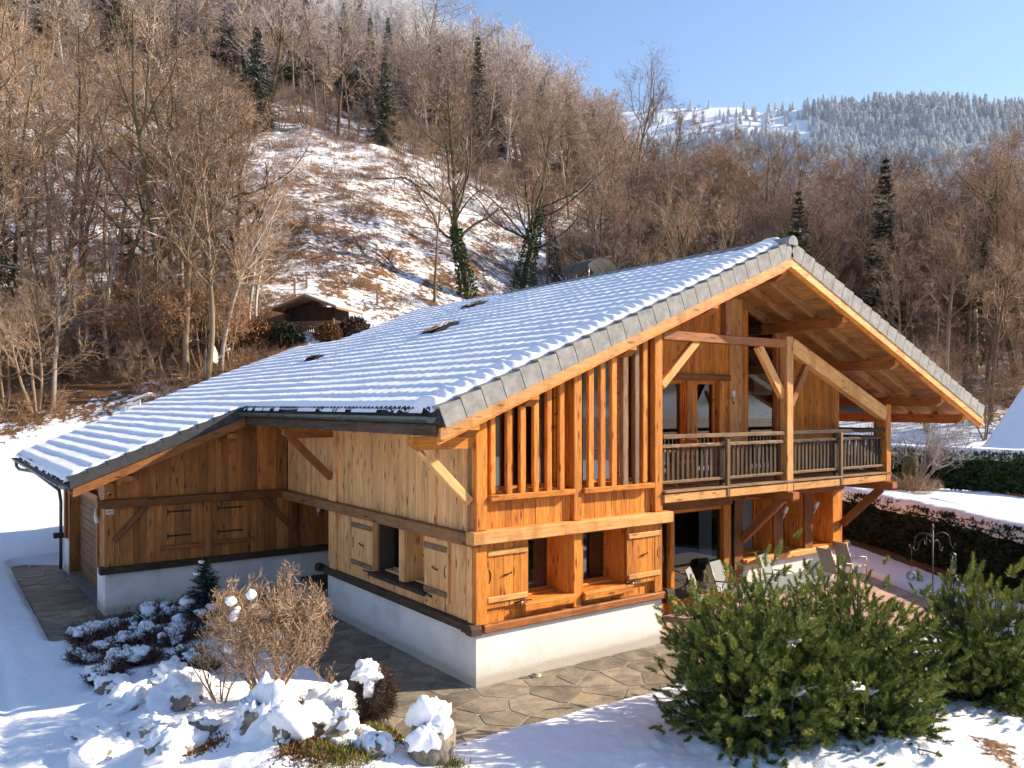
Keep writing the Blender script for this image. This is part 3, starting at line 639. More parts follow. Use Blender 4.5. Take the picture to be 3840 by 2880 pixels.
obj('pane', mesh('pane', [(8.57, YR + .07, 3.1), (9.57, YR + .07, 3.1), (9.57, YR + .07, uz(9.57)), (8.57, YR + .07, uz(8.57))], [[0, 1, 2, 3]], GLASS), wn)
# interior: floors and partitions that close the rooms
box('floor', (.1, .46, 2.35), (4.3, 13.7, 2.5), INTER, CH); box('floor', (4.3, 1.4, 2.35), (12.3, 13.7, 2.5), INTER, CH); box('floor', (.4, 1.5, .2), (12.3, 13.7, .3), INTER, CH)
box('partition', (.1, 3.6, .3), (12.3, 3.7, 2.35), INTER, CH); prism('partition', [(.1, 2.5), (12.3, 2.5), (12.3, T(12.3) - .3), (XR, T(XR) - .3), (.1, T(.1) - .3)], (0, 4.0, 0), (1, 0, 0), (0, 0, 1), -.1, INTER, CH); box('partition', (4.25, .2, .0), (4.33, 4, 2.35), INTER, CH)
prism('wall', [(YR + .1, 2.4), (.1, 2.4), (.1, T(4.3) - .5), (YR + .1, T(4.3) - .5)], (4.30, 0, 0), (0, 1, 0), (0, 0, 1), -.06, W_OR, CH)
# --- balcony
bal = box('balcony', (4.3, .0, 2.75), (12.35, 1.22, 2.9), BACKING, CH)
beam('edge_beam', (4.29, -.05, 2.795), (8.13, -.05, 2.795), .1, .17, W_PINK, bal); beam('edge_beam', (8.38, -.05, 2.795), (12.17, -.05, 2.795), .1, .17, W_PINK, bal)
for i in range(9): box('plank', (4.29, -.13 + i * .15, 2.902), (12.36, -.13 + i * .15 + .143, 2.942), W_GREY, bal, .005)
for (xa, xb, m) in ((4.29, 8.14, W_GREY), (8.38, 12.18, W_BLACK)):
    beam('rail', (xa, -.02, 3.985), (xb, -.02, 3.985), .09, .085, m, bal); beam('rail', (xa, -.02, 3.80), (xb, -.02, 3.80), .06, .07, m, bal); beam('rail', (xa, -.02, 3.10), (xb, -.02, 3.10), .06, .065, W_GREY, bal)
    n = int((xb - xa) / .14)
    for i in range(n):
        x = xa + .08 + i * .14; beam('baluster', (x, .03, 3.06), (x, .03, 3.82), .075, .03, W_BLACK, bal, (0, 1, 0), .004)
    xm = (xa + xb) / 2; beam('rail_post', (xm - .06, -.085, 2.72), (xm - .06, -.085, 3.9 if xa < 5 else 3.96), .1, .07, W_GREY, bal, (0, 1, 0)); beam('rail_post', (xm - .06, .06, 2.9), (xm - .06, .06, 3.95), .1, .08, W_BLACK, bal, (0, 1, 0))
for zz, hh in ((3.985, .085), (3.8, .07), (3.1, .065)): beam('rail', (12.26, .1, zz), (12.26, YR, zz), .07, hh, W_BLACK, bal)
for i in range(8): beam('baluster', (12.29, .15 + i * .145, 3.06), (12.29, .15 + i * .145, 3.82), .075, .03, W_BLACK, bal, (1, 0, 0), .004)
# string of small lights along the middle rail
pts = []
for i in range(60):
    x = 4.35 + i * .13; pts.append((x, -.06 + .012 * math.sin(i * 2.1), 3.80 + .05 * math.sin(i * 1.7) + .02 * math.sin(i * 5.3)))
tube('light_string', pts, .004, STEEL, bal, 4)
# balcony posts, tie beam, struts, cantilevers
beam('post', (8.255, 0, 2.69), (8.255, 0, 6.12), .23, .2, W_PINK, CH, (0, 1, 0)); beam('post', (12.285, 0, 2.69), (12.285, 0, 4.62), .21, .2, W_OR, CH, (0, 1, 0))
beam('post', (8.16, .15, 2.95), (8.16, .15, 5.9), .2, .1, W_BEAM, CH, (0, 1, 0)); beam('post', (12.1, .12, 2.95), (12.1, .12, 4.5), .12, .1, W_BEAM, CH, (0, 1, 0))
beam('tie_beam', (4.28, .02, 5.955), (8.15, .02, 5.955), .2, .18, W_BEAM, CH); beam('king_post', (6.23, .02, 6.05), (6.23, .02, 7.0), .18, .16, W_BEAM, CH, (0, 1, 0))
beam('brace', (4.31, .02, 4.98), (5.33, .02, 5.9), .12, .17, W_PINK, CH); beam('brace', (8.16, .03, 4.78), (7.28, .03, 5.88), .12, .2, W_PINK, CH)
beam('strut', (8.36, .0, 5.93), (12.2, 0, 4.37), .2, .33, W_PINK, CH); beam('brace', (8.37, 0, 4.6), (8.98, .0, 5.48), .12, .17, W_BEAM, CH)
for x in (8.28, 12.32):
    prism('cantilever', [(1.3, 0), (1.3, .2), (-.24, .2), (-.24, .05), (-.19, 0)], (x - .12, 0, 2.485), (0, 1, 0), (0, 0, 1), .22, W_BEAM, CH)
    beam('brace', (x - .01, 1.2, 1.48), (x - .01, .12, 2.5), .15, .18, W_BEAM, CH)
# --- roof structure
YV, YB = -.98, 14.6
def slope_pt(x, off): return (x, T(x) + off)
def roof_slab(name, x0, x1, y0, y1, o0, o1, mat, parent): return prism(name, [(x0, T(x0) + o0), (x1, T(x1) + o0), (x1, T(x1) + o1), (x0, T(x0) + o1)], (0, y1, 0), (1, 0, 0), (0, 0, 1), y1 - y0, mat, parent)
roof = roof_slab('roof', XE, XR, YV + .06, YB, -.24, -.02, TILE_D, CH)
roof_slab('roof_slope', XR, 2 * XR - XE, YV + .06, YB, -.24, -.02, TILE_D, roof)
roof_slab('roof_slope', -4.84, XE - .001, 7.72, YB, -.24, -.021, TILE_D, roof); roof_slab('roof_slope', -4.84, 4.2, YB + .001, 18.6, -.24, -.021, TILE_D, roof)
# soffit boards run along the ridge; only the overhangs can be seen
def soffit(x0, x1, y0, y1, sd):
    r = random.Random(sd); x = x0
    while x < x1 - .02:
        e = min(x + r.uniform(.13, .17), x1); o = -.262 - r.uniform(0, .004)
        beam('soffit_board', ((x + e) / 2, y0, T((x + e) / 2) + o), ((x + e) / 2, y1, T((x + e) / 2) + o), (e - x) / math.cos(SLOPE) - .008, .03, W_SOFF, roof, (-TN if x < XR else TN, 0, 1), .003)
        x = e
soffit(XE + .06, XR, YV + .1, 1.3, 51); soffit(XR, 2 * XR - XE - .06, YV + .1, 1.3, 52); soffit(XE + .06, .05, 1.31, 8.6, 53); soffit(-4.75, XE, 7.8, 8.6, 54)
for side in (0, 1):
    for k, y in enumerate((-.80, -.05, .62, 1.28)):
        if side == 0 and k == 3: continue
        a, b = (XE + .05, XR) if side == 0 else (XR, 2 * XR - XE - .05)
        beam('rafter', (a, y, T(a) - .37), (b, y, T(b) - .37), .1, .17, W_SOFF, roof)
for y in np.arange(1.4, 7.6, .72):
    beam('rafter', (XE + .04, y, T(XE + .04) - .37), (.1, y, T(.1) - .37), .1, .17, W_SOFF, roof)
for y in (7.95, 8.4): beam('rafter', (-4.78, y, T(-4.78) - .34), (XE, y, T(XE) - .34), .09, .12, W_BRN, roof)
def purlin(x, y0, y1, w=.2, h=.24, off=-.585, m=W_BEAM):
    z = T(x) + off
    prism('purlin', [(y1, -h / 2), (y1, h / 2), (y0, h / 2), (y0, -h / 2 + .1), (y0 + .14, -h / 2)], (x - w / 2, 0, z), (0, 1, 0), (0, 0, 1), w, m, CH)
    beam('purlin_end', (x, y0 - .006, z - h / 2 + .11), (x, y0 - .006, z + h / 2 - .005), w - .01, .01, W_OR if m is W_BEAM else W_BRN, CH, (0, 1, 0), .002)
for x in (.58, 2.73, 4.88, XR, 9.2, 11.35, 13.5, 14.6): purlin(x, -.82, 14.0, off=-.585 if x != XR else -.63)
purlin(-.55, -.80, 8.6, .2, .22, -.6)
purlin(-3.72, 7.9, 9.0, .22, .22, -.56, W_BRN); purlin(-1.5, 7.9, 9.0, .22, .22, -.6, W_BRN)
# bargeboards
for a, b, sg in ((XE + .0, XR, 1), (XR, 2 * XR - XE, -1)):
    za, zb = T(a), T(b)
    prism('bargeboard', [(a, za - .47), (b, zb - .49), (b, zb - .28), (a, za - .28)] if sg > 0 else [(a, za - .49), (b, zb - .47), (b, zb - .28), (a, za - .28)], (0, YV + .04, 0), (1, 0, 0), (0, 0, 1), .05, W_PINK, roof)
    prism('bargeboard', [(a, za - .52), (b, zb - .54), (b, zb - .42), (a, za - .42)], (0, YV + .10, 0), (1, 0, 0), (0, 0, 1), .05, W_OR, roof)
prism('bargeboard', [(-4.78, T(-4.78) - .40), (XE, T(XE) - .42), (XE, T(XE) - .22), (-4.78, T(-4.78) - .22)], (0, 7.74, 0), (1, 0, 0), (0, 0, 1), .05, W_BRN, roof)
prism('verge_flashing', [(-4.84, T(-4.84) - .20), (XE, T(XE) - .20), (XE, T(XE) - .03), (-4.84, T(-4.84) - .03)], (0, 7.69, 0), (1, 0, 0), (0, 0, 1), .04, TILE_D, roof)
# verge tiles, one by one, overlapping downwards
LT = .385
def verge(x_from, x_to, y, mat, hgt, th, top_w, lift=.05):
    n = int(round(abs(x_to - x_from) / (LT * math.cos(SLOPE)))); st = (x_to - x_from) / n
    for i in range(n):
        a = x_from + i * st; b = a + st; low, high = (a, b) if T(a) < T(b) else (b, a)
        ov = (high - low) * .06
        L_ = V((high - low, 0, T(high) - T(low))); U = L_.normalized(); Wd = V((-U.z, 0, U.x)) if U.x > 0 else V((U.z, 0, -U.x))
        ln = L_.length
        O = V((low, y, T(low)))
        e = .013
        verts = []
        for (s, l0) in ((e, lift), (ln - e * .2, lift * .35)):
            for (yy, ww) in ((0, -hgt), (0, l0), (top_w, l0), (top_w, l0 - .03), (th, l0 - .03), (th, -hgt)):
                p = O + U * s + Wd * ww + V((0, yy, 0)); verts.append(p - O)
        k = 6; fs = [[k - 1 - q for q in range(k)], [k + q for q in range(k)]] + [[q, (q + 1) % k, k + (q + 1) % k, k + q] for q in range(k)]
        Mx = Matrix.Translation(O); obj('verge_tile', mesh('verge_tile', verts, fs, mat), roof, Mx)
verge(XE - .03, XR - .06, YV - .03, TILE, .285, .03, .22); verge(2 * XR - XE + .03, XR + .06, YV - .03, TILE, .285, .03, .30)
verge(-4.88, XE, 7.66, TILE_D, .09, .04, .22, .06)
# ridge caps with round end
for i in range(24):
    y0 = YV - .06 + i * .42
    ang = np.linspace(-.25, math.pi + .25, 9); r0_, r1_ = .155, .14
    vs_ = [(math.cos(a) * r0_, 0, math.sin(a) * r0_) for a in ang] + [(math.cos(a) * r1_, .44, math.sin(a) * r1_) for a in ang]
    fs = [[q, q + 1, 10 + q, 9 + q] for q in range(8)]
    if i == 0: fs.append(list(range(9)))
    obj('ridge_cap', mesh('ridge_cap', vs_, [f[::-1] for f in fs], TILE), roof, Matrix.Translation((XR, y0, T(XR) - .02)))
# waved tile ends along the eaves
def eave_tiles(x, y0, y1):
    n = int((y1 - y0) / .3)
    prof = [(0, 0), (.03, .045), (.075, .06), (.12, .045), (.15, 0), (.18, .045), (.225, .06), (.27, .045), (.3, 0)]
    vs_ = []
    for dx in (0, .38):
        for (py, pz) in prof: vs_.append((dx, py * .985, pz + dx * TN))
    for dx in (0, .38):
        for (py, pz) in prof: vs_.append((dx, py * .985, pz - .022 + dx * TN))
    k = 9; fs = [[q, q + 1, k + q + 1, k + q] for q in range(8)] + [[2 * k + q + 1, 2 * k + q, 3 * k + q, 3 * k + q + 1] for q in range(8)] + [[q + 1, q, 2 * k + q, 2 * k + q + 1] for q in range(8)]
    me = mesh('eave_tile', vs_, fs, TILE_D)
    for i in range(n): obj('eave_tile', me, roof, Matrix.Translation((x - .05, y0 + i * (y1 - y0) / n, T(x - .05) - .012)))
eave_tiles(XE, YV + .22, 7.75); eave_tiles(-4.84, 7.9, 18.5)
# fascia, gutters, downpipe
beam('fascia', (XE - .01, YV + .09, T(XE) - .31), (XE - .01, 7.72, T(XE) - .31), .03, .18, W_BLACK, roof)
def gutter(x, y0, y1, z, r=.085):
    ang = np.linspace(math.pi, 2 * math.pi, 8); n = 2
    vs_ = []; fs = []
    for y in (y0, y1):
        vs_ += [(x + r * math.cos(a), y, z + r * math.sin(a)) for a in ang] + [(x + (r - .008) * math.cos(a), y, z + (r - .008) * math.sin(a)) for a in ang[::-1]]
    k = 16; fs = [[q, (q + 1) % k, k + (q + 1) % k, k + q] for q in range(k)] + [list(range(8)), [k + i for i in range(8)][::-1]]
    g = obj('gutter', mesh('gutter', vs_, fs, ZINC), roof)
    tube('gutter_lip', [(x - r, y0, z), (x - r, y1, z)], .013, ZINC, g, 6)
    for y in np.arange(y0 + .3, y1, .9): tube('gutter_hook', [(x - r - .012, y, z + .01)] + [(x + (r + .008) * math.cos(a), y, z + (r + .008) * math.sin(a)) for a in np.linspace(math.pi, 2 * math.pi, 7)], .008, ZINC, g, 5)
    return g
gutter(XE - .12, YV + .06, 7.7, T(XE) - .12); gutter(-4.95, 7.7, 18.6, T(-4.84) - .12)
tube('downpipe', [(-4.95, 17.9, T(-4.84) - .2), (-4.95, 17.9, T(-4.84) - .34), (-4.9, 17.6, T(-4.84) - .42), (-4.6, 16.6, T(-4.84) - .44), (-4.15, 15.0, 2.2), (-4.12, 14.9, 1.9), (-4.12, 14.9, 0)], .045, ZINC, CH)
tube('downpipe', [(-4.08, 9.35, 2.25), (-4.12, 9.2, 2.1), (-4.12, 9.05, 1.98)], .045, LAMPW, CH)
# skylights half hidden by the snow
for x0, x1, y in ((3.1, 3.95, 6.7), (5.62, 6.2, 8.75), (1.95, 2.27, 11.5)):
    O = V((x0, y, T(x0) + .02)); U = V((1, 0, TN)).normalized()
    ln = (x1 - x0) / math.cos(SLOPE)
    sk = prism('skylight', [(0, 0), (ln, .05), (ln, .10), (ln * .55, .135), (ln * .4, .135), (0, .06)], O, U, V((-TN, 0, 1)), -.7, STEEL, roof)
    prism('pane', [(.04, 0), (ln - .06, 0), (ln - .06, .62), (.04, .62)], O + V((-TN, 0, 1)).normalized() * .138 + V((0, .04, 0)), U, (0, 1, 0), .005, GLASS, sk)
# wall lamps, plate, sensor
def wall_lamp(p, d, lean, label=None):
    p = V(p); ax = V(lean).normalized()
    a, f = join_parts([polytube([p - ax * .17, p - ax * .02], [.022, .03], 10), polytube([p - ax * .03 + V(d) * -.09, p - ax * .03], .014, 6)])
    o = obj('wall_lamp', mesh('wall_lamp', a, f, LAMPM, True), CH)
    a, f = polytube([p - ax * .02, p + ax * .14, p + ax * .15], [.045, .047, .035], 12); obj('lamp_shade', mesh('lamp_shade', a, f, LAMPW, True), o)
wall_lamp((7.74, YR - .2, 4.8), (0, -1, 0), (-.25, -.15, 1)); wall_lamp((9.95, YR - .14, 4.55), (0, -1, 0), (.22, -.1, 1))
wall_lamp((9.66, YR - .2, 2.0), (0, -1, 0), (.3, -.2, 1)); wall_lamp((10.92, YR - .2, 2.03), (0, -1, 0), (.3, -.2, 1)); wall_lamp((.82, 8.44, 1.93), (0, -1, 0), (.12, -.1, 1))
ENAM = plain('enamel_cream', (.70, .68, .58), .35); INK = plain('sign_ink', (.05, .06, .07), .5)
pl = box('house_number_plate', (-4.035, 8.49, 2.215), (-3.875, 8.508, 2.325), ENAM, CH, .004)
tx = bpy.data.curves.new('house_number', 'FONT'); tx.body = '443'; tx.size = .095; tx.align_x = 'CENTER'; tx.align_y = 'CENTER'; tx.extrude = .001; tx.materials.append(INK)
dg = bpy.context.evaluated_depsgraph_get(); tmp = bpy.data.objects.new('tmp', tx); COL.objects.link(tmp); dg.update(); tme = bpy.data.meshes.new_from_object(tmp.evaluated_get(dg)); bpy.data.objects.remove(tmp)
to = bpy.data.objects.new('house_number', tme); to.matrix_basis = Matrix.Translation((-3.955, 8.486, 2.27)) @ Matrix.Rotation(R_(90), 4, 'X'); link(to, pl)
tube('sensor', [(-3.97, 8.42, 2.66), (-3.97, 8.5, 2.68)], .035, LAMPW, CH); tube('sensor_lens', [(-3.97, 8.41, 2.655), (-3.97, 8.42, 2.657)], .03, STEEL, CH)
# --- snow on the roof: courses of tiles show through as steps
def roof_snow():
    r = np.random.RandomState(3)
    def patch(x0, x1, y0, y1, edges, name, lab, side=1):
        ns = int((x1 - x0) / math.cos(SLOPE) / .032); ny = int((y1 - y0) / .06)
        s = np.linspace(0, 1, ns); xs = x0 + (x1 - x0) * s; ys = np.linspace(y0, y1, ny)
        Xg, Yg = np.meshgrid(xs, ys, indexing='ij')
        xm = np.where(Xg > XR, 2 * XR - Xg, Xg)
        base = ZE + (xm - XE) * TN
        wob = .09 * fbm(Xg / 1.1, Yg / 1.1, 61)
        c = (xm - XE) / (LT * math.cos(SLOPE)) + wob + .02 * np.sin(Yg * 21)
        saw = c - np.floor(c)                      # 0 at the lower edge of a course
        lowedge = sstep(0, .16, saw)
        cid = np.floor(c); wave = .5 + .5 * np.cos(Yg * 2 * np.pi / .30 + 2.2 * cid + 1.6 * fbm(Xg / .9, Yg / .9, 66)); wave = wave * (.35 + 1.3 * vnoise(Yg / .31, cid * 7.3, 71))
        amp = np.clip(.82 + 1.5 * fbm(Xg / 1.9, Yg / 1.9, 63), .2, 1.25)
        step = (.037 * lowedge - .046 * saw) * amp + .019 * wave * lowedge * (1 - .75 * saw)
        th = .105 + .045 * fbm(Xg / 1.6, Yg / 1.6, 65) + .016 * fbm(Xg / .2, Yg / .2, 67, 3) + (.06 + .05 * np.cos(c * 2 * np.pi)) * np.exp(-((Yg - YV - .42 - .12 * np.cos(c * 2 * np.pi)) / .24) ** 2)
        ed = np.full_like(Xg, 9.0)
        for fn in edges: ed = np.minimum(ed, fn(Xg, Yg) + .05 * fbm(Xg / .25, Yg / .25, 69, 3))
        rim = np.sqrt(np.clip(1 - (1 - np.clip(ed / .16, 0, 1)) ** 2, 0, 1))
        Z = base - .03 + (th + step) * rim
        P = np.stack([Xg.ravel(), Yg.ravel(), Z.ravel()], 1)
        i = np.arange(ns - 1)[:, None] * ny; j = np.arange(ny - 1)[None, :]
        F = np.stack([i + j, i + ny + j, i + ny + j + 1, i + j + 1], 2).reshape(-1, 4)
        cen = ed[:-1, :-1].ravel() > -.02
        o = obj(name, mesh(name, P, F[cen], SNOW_ROOF, True)); tag(o, lab, 'snow', kind='stuff')
    sky_l = lambda X, Y: np.minimum.reduce([np.maximum(np.abs(X - (a + b) / 2) - (b - a) / 2 + .12, np.abs(Y - y + .02) - .07) for a, b, y in ((3.1, 3.95, 6.7), (5.62, 6.2, 8.75), (1.95, 2.27, 11.5))])
    def inside(X, Y):   # distance inside the L-shaped left slope
        a = np.minimum(np.minimum(X - (XE - .06), Y - (YV + .16)), YB + .05 - Y)
        b = np.minimum(np.minimum(X + 4.93, Y - 7.80), np.minimum(18.65 - Y, 4.2 - X))
        b2 = np.minimum(np.minimum(X + 4.93, Y - 7.80), YB + .05 - Y)
        return np.maximum(np.maximum(a, b), b2)
    patch(-4.95, XR + .04, YV + .1, 18.7, [inside, sky_l], 'roof_snow', 'snow blanket on the near roof slope of the large chalet')
    patch(XR + .04, 2 * XR - XE - .1, YV + .32, YB, [lambda X, Y: np.minimum(2 * XR - XE - .1 - X, Y - YV - .36)], 'roof_snow', 'snow on the far roof slope beyond the ridge of the large chalet')
roof_snow()
# ------------------------------------------------------------ paving, deck
STONE = None
def stone_mat():
    m, n, l, B = newmat('flagstone'); vec, rn = ocoord(n, l, (1, 1, 1)); g = noise(n, l, vec, 2.2, 6, .65, .6); f = noise(n, l, vec, 22, 4, .6)
    c = ramp(n, l, g, [(.28, (.10, .083, .064)), (.45, (.20, .165, .122)), (.6, (.31, .26, .19)), (.75, (.40, .28, .15))])
    c = mixc(n, l, 1.0, c, ramp(n, l, f, [(.3, .75), (.7, 1.15)]), 'MULTIPLY')
    mr = n.new('ShaderNodeMapRange'); mr.inputs[3].default_value = .75; mr.inputs[4].default_value = 1.2; l.new(rn, mr.inputs[0])
    l.new(mixc(n, l, 1.0, c, mr.outputs[0], 'MULTIPLY'), B.inputs['Base Color']); B.inputs['Roughness'].default_value = .6; B.inputs['Specular IOR Level'].default_value = .4
    bump(n, l, math_(n, l, 'ADD', g, math_(n, l, 'MULTIPLY', f, .4)), B, .4, .02); return m
STONE = stone_mat(); MORTAR = plain('mortar', (.34, .31, .265), .9, 0, .2, .3, 6, .3, 40)
def clip(poly, nx, ny, c):      # keep nx*x+ny*y <= c
    out = []
    for i in range(len(poly)):
        a, b = poly[i], poly[(i + 1) % len(poly)]; da = nx * a[0] + ny * a[1] - c; db = nx * b[0] + ny * b[1] - c
        if da <= 0: out.append(a)
        if (da < 0 < db) or (db < 0 < da):
            t = da / (da - db); out.append((a[0] + (b[0] - a[0]) * t, a[1] + (b[1] - a[1]) * t))
    return out
def flagstones(rects, parent, cell=.68):
    r = random.Random(5)
    for (x0, x1, y0, y1) in rects:
        nx = max(1, round((x1 - x0) / cell)); ny = max(1, round((y1 - y0) / cell)); seeds = []
        for i in range(-1, nx + 1):
            for j in range(-1, ny + 1): seeds.append((x0 + (i + .5 + r.uniform(-.42, .42)) * (x1 - x0) / nx, y0 + (j + .5 + r.uniform(-.42, .42)) * (y1 - y0) / ny))
        for s in seeds:
            p = [(x0, y0), (x1, y0), (x1, y1), (x0, y1)]
            for q in seeds:
                if q is s: continue
                dx, dy = q[0] - s[0], q[1] - s[1]; L = math.hypot(dx, dy)
                if L > 3 * cell: continue
                dx /= L; dy /= L
                p = clip(p, dx, dy, dx * (s[0] + q[0]) / 2 + dy * (s[1] + q[1]) / 2 - .014)
                if len(p) < 3: break
            if len(p) < 3: continue
            ar = abs(sum(p[i][0] * p[(i + 1) % len(p)][1] - p[(i + 1) % len(p)][0] * p[i][1] for i in range(len(p)))) / 2
            if ar < .03: continue
            # nibble the corners
            q = []
            for i in range(len(p)):
                a, b, c = p[i - 1], p[i], p[(i + 1) % len(p)]; k = r.uniform(.04, .12)
                q += [(b[0] + (a[0] - b[0]) * k, b[1] + (a[1] - b[1]) * k), (b[0] + (c[0] - b[0]) * k, b[1] + (c[1] - b[1]) * k)]
            cx = sum(a[0] for a in q) / len(q); cy = sum(a[1] for a in q) / len(q)
            prism('flagstone', [(a[0] - cx, a[1] - cy) for a in q], (cx, cy, -.03), (1, 0, 0), (0, 1, 0), .031 + r.uniform(0, .007), STONE, parent)
PR = [(-2.05, 4.33, -1.8, -.012), (-1.95, -.012, .012, 7.14), (-4.04, -.012, 7.16, 8.555), (-5.25, -4.062, 6.7, 16.2)]
pv = obj('paving', mesh('paving', *join_parts([boxvf((a, c, -.1), (b, d, -.003 - .0005 * k)) for k, (a, b, c, d) in enumerate(PR)]), MORTAR)); tag(pv, kind='structure')
flagstones(PR, pv)
dk = obj('deck', mesh('deck', [(4.34, -2.4, .03), (11.2, -2.4, .03), (13.4, 1.2, .03), (4.34, 1.2, .03), (4.34, -2.4, -.1), (11.2, -2.4, -.1), (13.4, 1.2, -.1), (4.34, 1.2, -.1)], [[0, 1, 2, 3], [0, 4, 5, 1], [1, 5, 6, 2], [3, 7, 4, 0]], BACKING)); tag(dk, kind='structure')
y = -2.4
while y < 1.15:
    xe = HB[0] + (-.85 - (y + .07 - HB[1]) * HN[1]) / HN[0]
    xj = 4.36 + rnd.uniform(2.2, 5)
    box('plank', (4.345, y, .032), (xj, y + .138, .062), W_DECK, dk, .004); box('plank', (xj + .006, y, .032), (xe, y + .138, .062), W_DECK, dk, .004)
    y += .146
# ------------------------------------------------------------ generic plant tools
def tris(P, D, Wd, L, w):
    """one triangle per leaf or needle: base P, direction D, width direction Wd"""
    A = P - Wd * w[:, None] / 2; B_ = P + Wd * w[:, None] / 2; C = P + D * L[:, None]
    Vv = np.stack([A, B_, C], 1).reshape(-1, 3); F = np.arange(len(P) * 3).reshape(-1, 3); return Vv, F
def quads(P, D, Wd, L, w):
    A = P - Wd * w[:, None] / 2; B_ = P + Wd * w[:, None] / 2; C = B_ + D * L[:, None]; E_ = A + D * L[:, None]
    Vv = np.stack([A, B_, C, E_], 1).reshape(-1, 3); F = np.arange(len(P) * 4).reshape(-1, 4); return Vv, F
def unit(a): return a / (np.linalg.norm(a, axis=-1, keepdims=True) + 1e-9)
def rdir(r, n): return unit(r.normal(size=(n, 3)))
def leafmat(name, stops, rough=.6, tr=.0, spec=.25):
    m, n, l, B = newmat(name); ge = n.new('ShaderNodeNewGeometry')
    k = noise(n, l, ge.outputs['Position'], 3.5, 3, .6); r2 = ge.outputs['Random Per Island']
    s = math_(n, l, 'ADD', math_(n, l, 'MULTIPLY', k, .55), math_(n, l, 'MULTIPLY', r2, .45))
    l.new(ramp(n, l, s, stops), B.inputs['Base Color']); B.inputs['Roughness'].default_value = rough; B.inputs['Specular IOR Level'].default_value = spec
    return m
NEEDLE = leafmat('pine_needles', [(.25, (.030, .055, .020)), (.48, (.075, .115, .028)), (.62, (.15, .19, .045)), (.8, (.26, .28, .08))])
BLUEN = leafmat('spruce_needles', [(.3, (.018, .035, .032)), (.7, (.07, .105, .10))])
HEDGE = leafmat('thuja_leaves', [(.3, (.010, .016, .008)), (.6, (.028, .04, .016)), (.85, (.07, .06, .025))])
LAUREL = leafmat('laurel_leaves', [(.3, (.02, .04, .015)), (.7, (.06, .11, .035))], .35)
IVY = leafmat('ivy_leaves', [(.3, (.02, .04, .012)), (.6, (.055, .095, .025)), (.85, (.13, .17, .05))], .4)
HEATH = leafmat('heather_twigs', [(.3, (.035, .022, .018)), (.7, (.13, .075, .055))])
BROWNL = leafmat('brown_leaves', [(.25, (.06, .028, .012)), (.5, (.16, .075, .028)), (.8, (.32, .17, .07))])
MOSS = leafmat('moss_grass', [(.25, (.07, .06, .02)), (.55, (.17, .16, .03)), (.8, (.34, .30, .07))])
TWIGB = leafmat('beige_twigs', [(.25, (.16, .095, .055)), (.55, (.37, .245, .15)), (.8, (.54, .39, .26))], .7)
BARK = plain('dark_bark', (.10, .07, .048), .9, 0, .1, .5, 6, .5, 20)
def spawn(poly, rad, m, t0, t1, lf, ang, up, nseg, r, rscale=.55, jit=.18):
    n, k1, _ = poly.shape; k = k1 - 1
    t = r.uniform(t0, t1, (n, m)); pos = t * k; i = np.minimum(pos.astype(int), k - 1); f = (pos - i)[..., None]
    ii = np.arange(n)[:, None]
    p = poly[ii, i] * (1 - f) + poly[ii, i + 1] * f; d = unit(poly[ii, i + 1] - poly[ii, i]); rr = rad[ii, i] * (1 - f[..., 0]) + rad[ii, i + 1] * f[..., 0]
    p = p.reshape(-1, 3); d = d.reshape(-1, 3); rr = rr.reshape(-1) * rscale; t = t.reshape(-1)
    q = rdir(r, len(p)); q = unit(q - d * np.sum(q * d, 1, keepdims=True))
    a = np.radians(ang + r.normal(size=len(p)) * 12)[:, None]; dd = unit(d * np.cos(a) + q * np.sin(a))
    plen = np.sum(np.linalg.norm(np.diff(poly, axis=1), axis=2), axis=1); L = np.repeat(plen, m) * lf(t) * r.uniform(.7, 1.25, len(p))
    out = [p]; 
    for s in range(nseg):
        dd = unit(dd + jit * r.normal(size=dd.shape) + np.array([0, 0, up])); p = p + dd * (L / nseg)[:, None]; out.append(p)
    R2 = rr[:, None] * np.linspace(1, .35, nseg + 1)[None, :]
    return np.stack(out, 1), R2
def poly_tubes(poly, rad, k):
    n, k1, _ = poly.shape
    return tube_arrays(poly[:, :-1].reshape(-1, 3), poly[:, 1:].reshape(-1, 3), rad[:, :-1].reshape(-1), rad[:, 1:].reshape(-1), k)
def poly_ribbon(poly, rad, r):
    P0 = poly[:, :-1].reshape(-1, 3); P1 = poly[:, 1:].reshape(-1, 3); a = rad[:, :-1].reshape(-1, 1); b = rad[:, 1:].reshape(-1, 1)
    d = unit(P1 - P0); wd = unit(np.cross(d, rdir(r, len(d)))); Vv = np.stack([P0 - wd * a, P0 + wd * a, P1 + wd * b, P1 - wd * b], 1).reshape(-1, 3)
    return Vv, np.arange(len(Vv)).reshape(-1, 4)
def cat(lst):
    vs_, fs, o = [], [], 0
    for a, f in lst:
        if f.shape[1] == 3: f = np.concatenate([f, f[:, 2:3]], 1) if False else f
        vs_.append(a); fs.append(f + o); o += len(a)
    k = {f.shape[1] for f in fs}
    assert len(k) == 1
    return np.concatenate(vs_), np.concatenate(fs)
